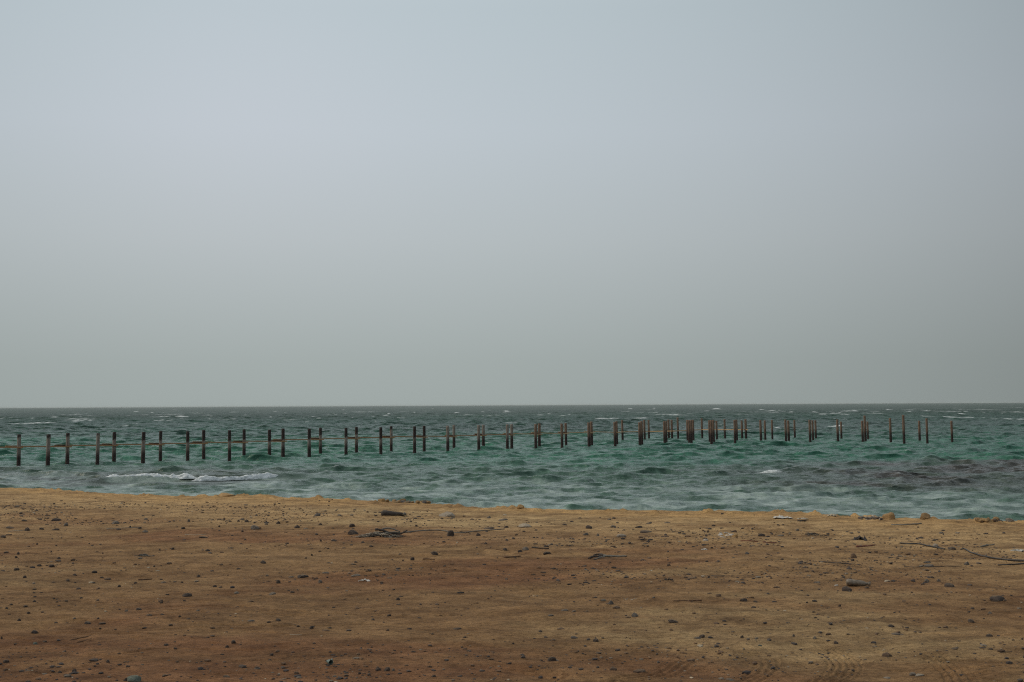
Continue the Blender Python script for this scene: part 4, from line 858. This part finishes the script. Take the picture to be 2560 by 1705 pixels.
def make_pile(px, topy, dyb, parent, name='pile', lean=0.0, darktop=0.0, seed=0, wmul=1.0, darkbase=0.45):
    Yd = CAM_H * F / dyb; d = ray(px, hor(px) + dyb); p = np.array([d[0], d[1]]) * (CAM_H / -d[2])
    dist = p[1]; h = CAM_H * (1 - (topy - hor(px)) / dyb)
    r = 0.130 * wmul * random.Random(seed).uniform(.92, 1.06)
    nz = 26; seg = 14; V = []; Q = []; st = []
    zs = np.concatenate([[-1.6], np.linspace(-0.4, h, nz)])
    for i, z in enumerate(zs):
        rr = r * (1.06 - 0.10 * max(z, 0) / h)
        for j in range(seg):
            a = 2 * math.pi * j / seg; q = rr * (1 + .05 * mnoise.noise(Vector((math.cos(a) * 1.5, math.sin(a) * 1.5, z * 1.3 + seed))) + .03 * mnoise.noise(Vector((a, z * 6, seed))))
            V.append((math.cos(a) * q + lean * z, math.sin(a) * q, z))
            f = z / h
            s_ = 1 - float(sstep(darkbase * .55, darkbase * 1.35, f)); 
            if darktop: s_ = max(s_, float(sstep(1 - darktop - .03, 1 - darktop + .03, f + .02 * math.sin(a * 2))))
            st.append(s_)
    n = len(zs)
    for i in range(n - 1):
        for j in range(seg): k = (j + 1) % seg; Q.append((i * seg + j, i * seg + k, (i + 1) * seg + k, (i + 1) * seg + j))
    V.append((lean * h, 0, h + .012 * random.Random(seed).uniform(-1, 1))); st.append(1.0 if darktop else .3)
    for j in range(seg): Q.append((len(V) - 1, (n - 1) * seg + j, (n - 1) * seg + (j + 1) % seg))
    me = mesh_list(name, [(V, Q)], PR if px > 1290 else PM); attr(me, 'stain', np.array(st, np.float32))
    o = link(name, me, parent); base = Vector((p[0], p[1], 0)); o.location = base - (parent.location if parent else Vector((0, 0, 0)))
    return o, base, h
jet = bpy.data.objects.new('ruined_jetty', None); COL.objects.link(jet)
jp = flat(1000, hor(1000) + 122, 0); jet.location = jp
tag(jet, 'long ruined jetty of bare dark piles joined by thin timber beams', 'jetty')
def dtop(px):
    return float(np.interp(px, [0, 60, 119, 243, 290, 357, 469, 610, 700, 865, 952, 1060, 1090, 1200], [.09, .09, .11, .05, .27, .27, .36, .36, .4, .33, .42, .42, 0, 0]))
farB = []
for i, (px, ty) in enumerate(NEAR):
    mod = {5: .40, 11: 0, 12: 0}.get(i, dtop(px))
    make_pile(px, ty, dy_near(px), jet, seed=i, darktop=mod, lean=.022 if px < 420 else (0.0 if px < 1400 else -.014), darkbase=.45 if px < 1000 else .52)
for i, (px, ty) in enumerate(FAR):
    mod = {1: .11, 7: .27, 8: .27, 9: .12}.get(i, dtop(px))
    o, b_, h_ = make_pile(px, ty, dy_far(px), jet, seed=40 + i, darktop=mod, lean=.012 if px < 420 else (0.0 if px < 1400 else -.014), darkbase=.42 if px < 1000 else .55)
    farB.append(b_)
backB = {}
for i, (px, ty, by) in enumerate(BACK):
    o, b_, h_ = make_pile(px, ty, by - hor(px) - 0.5, jet, seed=80 + i, lean=-.02, darkbase=.5, wmul=.93)
    backB[px] = b_
# beams
def beam(a, b, r, seed, dark_tone=False, sag=0.0):
    P = [a + (b - a) * t + Vector((0, 0, -sag * 4 * t * (1 - t))) for t in np.linspace(0, 1, 9)]
    L = jet.location; n = len(P)
    V = []; Q = []
    d = (b - a).normalized(); s = d.cross(Vector((0, 0, 1))).normalized()
    prof = [(-1, -1), (1, -1), (1, 1), (-1, 1)]
    for i, p in enumerate(P):
        for (u, v) in prof:
            w_ = p + s * u * r * .8 + Vector((0, 0, v * r)) + Vector((0, 0, .012 * mnoise.noise(Vector((i * .7, seed, 0)))))
            V.append((w_ - L)[:])
    for i in range(n - 1):
        for j in range(4): k = (j + 1) % 4; Q.append((i * 4 + j, i * 4 + k, i * 4 + 4 + k, i * 4 + 4 + j))
    Q.append((3, 2, 1, 0)); Q.append(((n - 1) * 4, (n - 1) * 4 + 1, (n - 1) * 4 + 2, (n - 1) * 4 + 3))
    me = mesh_list('beam', [(V, Q)], BMd if dark_tone else (BMl if seed >= 14 and not dark_tone else BMm), smooth=False); o = link('beam', me, jet); return o
BY = {46: 1117.8, 168: 1115.5, 284: 1112.5, 400: 1110.8, 509: 1107.5, 610: 1105.5, 707: 1102.0, 801: 1097.5, 891: 1096.0, 978: 1093, 1060: 1092, 1135: 1091, 1208: 1087.5, 1279: 1086.3, 1348: 1084.5, 1415: 1083, 1479: 1081.2, 1542: 1080}
bx_ = sorted(BY); by_ = [BY[k] for k in bx_]
def bz(px, Y, off=0.0):
    yy = float(np.interp(px, bx_, by_)); return CAM_H - (yy - off - hor(px)) * Y / F
nF = 18
d0 = (farB[1] - farB[0]).normalized()
ext = [farB[0] - (farB[1] - farB[0])] + farB[:nF]
epx = [-80] + [f[0] for f in FAR[:nF]]
for i in range(len(ext) - 1):
    a, b = ext[i], ext[i + 1]; d = (b - a); L = d.length; d = d.normalized()
    back = Vector((-d.y, d.x, 0)); 
    if back.y < 0: back = -back
    st = a - d * 0.85 + back * .19; en = b + d * .22 - back * .19
    st.z = bz(epx[i], a.y, 3.4); en.z = bz(epx[i + 1], b.y, -1.0)
    beam(st, en, .040 if i < 14 else .036, i)
    # darker lashing spar under the joint on each near pile
    if 0 < i and i < 16:
        s2 = b - d * 1.15 + back * .05; e2 = b - d * .15 + back * .05
        s2.z = bz(epx[i + 1] - 12, b.y, 1.3); e2.z = s2.z + .02
        o = beam(s2, e2, .05, i + 50, dark_tone=True); o.name = 'spar'
# beams over the far right section, lying in front of the back piles
seq = [(1542.5, None, 1080.3), (1557, 1556.8, 1079.5), (1622.8, 1622.8, 1078.2), (1680.5, 1680.5, 1077.4), (1695.6, 1695.6, 1077.0), (1755.8, 1755.8, 1073.8), (1812.8, 1812.8, 1074), (1865.5, 1865.5, 1074)]
pp = []
for px, key, yy in seq:
    b_ = backB[key] if key else farB[17]
    q = Vector((b_.x, b_.y - .17, 0)); q.z = CAM_H - (yy - hor(px)) * q.y / F; pp.append(q)
for i in range(len(pp) - 1):
    a, b = pp[i].copy(), pp[i + 1].copy(); d = (b - a).normalized()
    beam(a - d * .3, b + d * .35, .042, 70 + i)
a = Vector(flat(1690, 1106, 0)); b = Vector(flat(1792, 1105, 0)); a.z = CAM_H - (1073.6 - hor(1690)) * a.y / F; b.z = CAM_H - (1076.2 - hor(1792)) * b.y / F
a.y -= .5; b.y -= .5
# free-standing piles to the right of the last beam
FREE = [(1902.8, 1050, 1106, "first free-standing pile right of the jetty's last beam"), (1913.6, 1051, 1102, "reddish pile close behind the first free-standing one right of the beams"), (1931.3, 1050, 1098.5, "thin far pile standing alone right of the first free-standing pair"),
 (1965.2, 1049, 1106, "thick dark pile touching a shorter one in the second free-standing group"), (1972.2, 1051.5, 1104, "shorter pile pressed against the right of the second group's thick pile"), (1987.5, 1050.5, 1097.5, "thin far pile standing just right of the touching pair"),
 (2025.8, 1049.5, 1106, "left pile of the tight row of three free-standing piles"), (2032.8, 1051, 1102.5, "middle pile of the tight row of three free-standing piles"), (2040.1, 1051, 1098.5, "right, most distant pile of the tight row of three free-standing piles"),
 (2095.2, 1049, 1108, "tall front pile of the pair beside the white wave crest"), (2104, 1054, 1099.5, "shorter back pile of the pair beside the white wave crest"),
 (2157.3, 1052, 1107, "brown short pile at the left of the group with one tall grey pile"), (2164, 1039, 1106.5, "tall grey pile rising between two shorter brown ones"), (2170.3, 1054, 1099.5, "short brown pile half hidden right of the tall grey one"),
 (2227.3, 1045, 1108, "lone grey-brown pile left of the tallest pile near the right end"), (2260.8, 1037.5, 1112, "tallest pile of all, standing alone near the right end"), (2299.8, 1052, 1105.5, "short dark pile in front left of the last but one pile"), (2318.8, 1046, 1109, "grey pile, last but one at the right end of the piles"), (2380.7, 1052, 1107, "last pile at the right, standing alone in open water")]
for i, (px, ty, by, lb) in enumerate(FREE):
    o, b_, h_ = make_pile(px, ty, by - hor(px) - .5, None, name='pile', seed=120 + i, lean=-.02, wmul=.95 if by > 1101 else .85, darkbase=.48)
    tag(o, lb, 'pile', 'free-standing piles beyond the jetty')

# ------------------------------------------------------------------ sea haze
def build_haze():
    bm = bmesh.new(); bmesh.ops.create_cube(bm, size=1)
    for v in bm.verts: v.co = Vector((v.co.x * 50000, v.co.y * 50000 + 0.3, 2.9 + v.co.z * 9.8 ))
    me = bpy.data.meshes.new('haze'); bm.to_mesh(me); bm.free()
    m = bpy.data.materials.new('haze'); m.use_nodes = True; t = m.node_tree; t.nodes.clear(); o = N(t, 'ShaderNodeOutputMaterial'); v = N(t, 'ShaderNodeVolumePrincipled')
    v.inputs['Color'].default_value = (0.80, 0.86, 0.84, 1); v.inputs['Density'].default_value = 4e-5; t.links.new(v.outputs[0], o.inputs['Volume'])
    me.materials.append(m); tag(link('haze', me), kind='stuff')
build_haze()
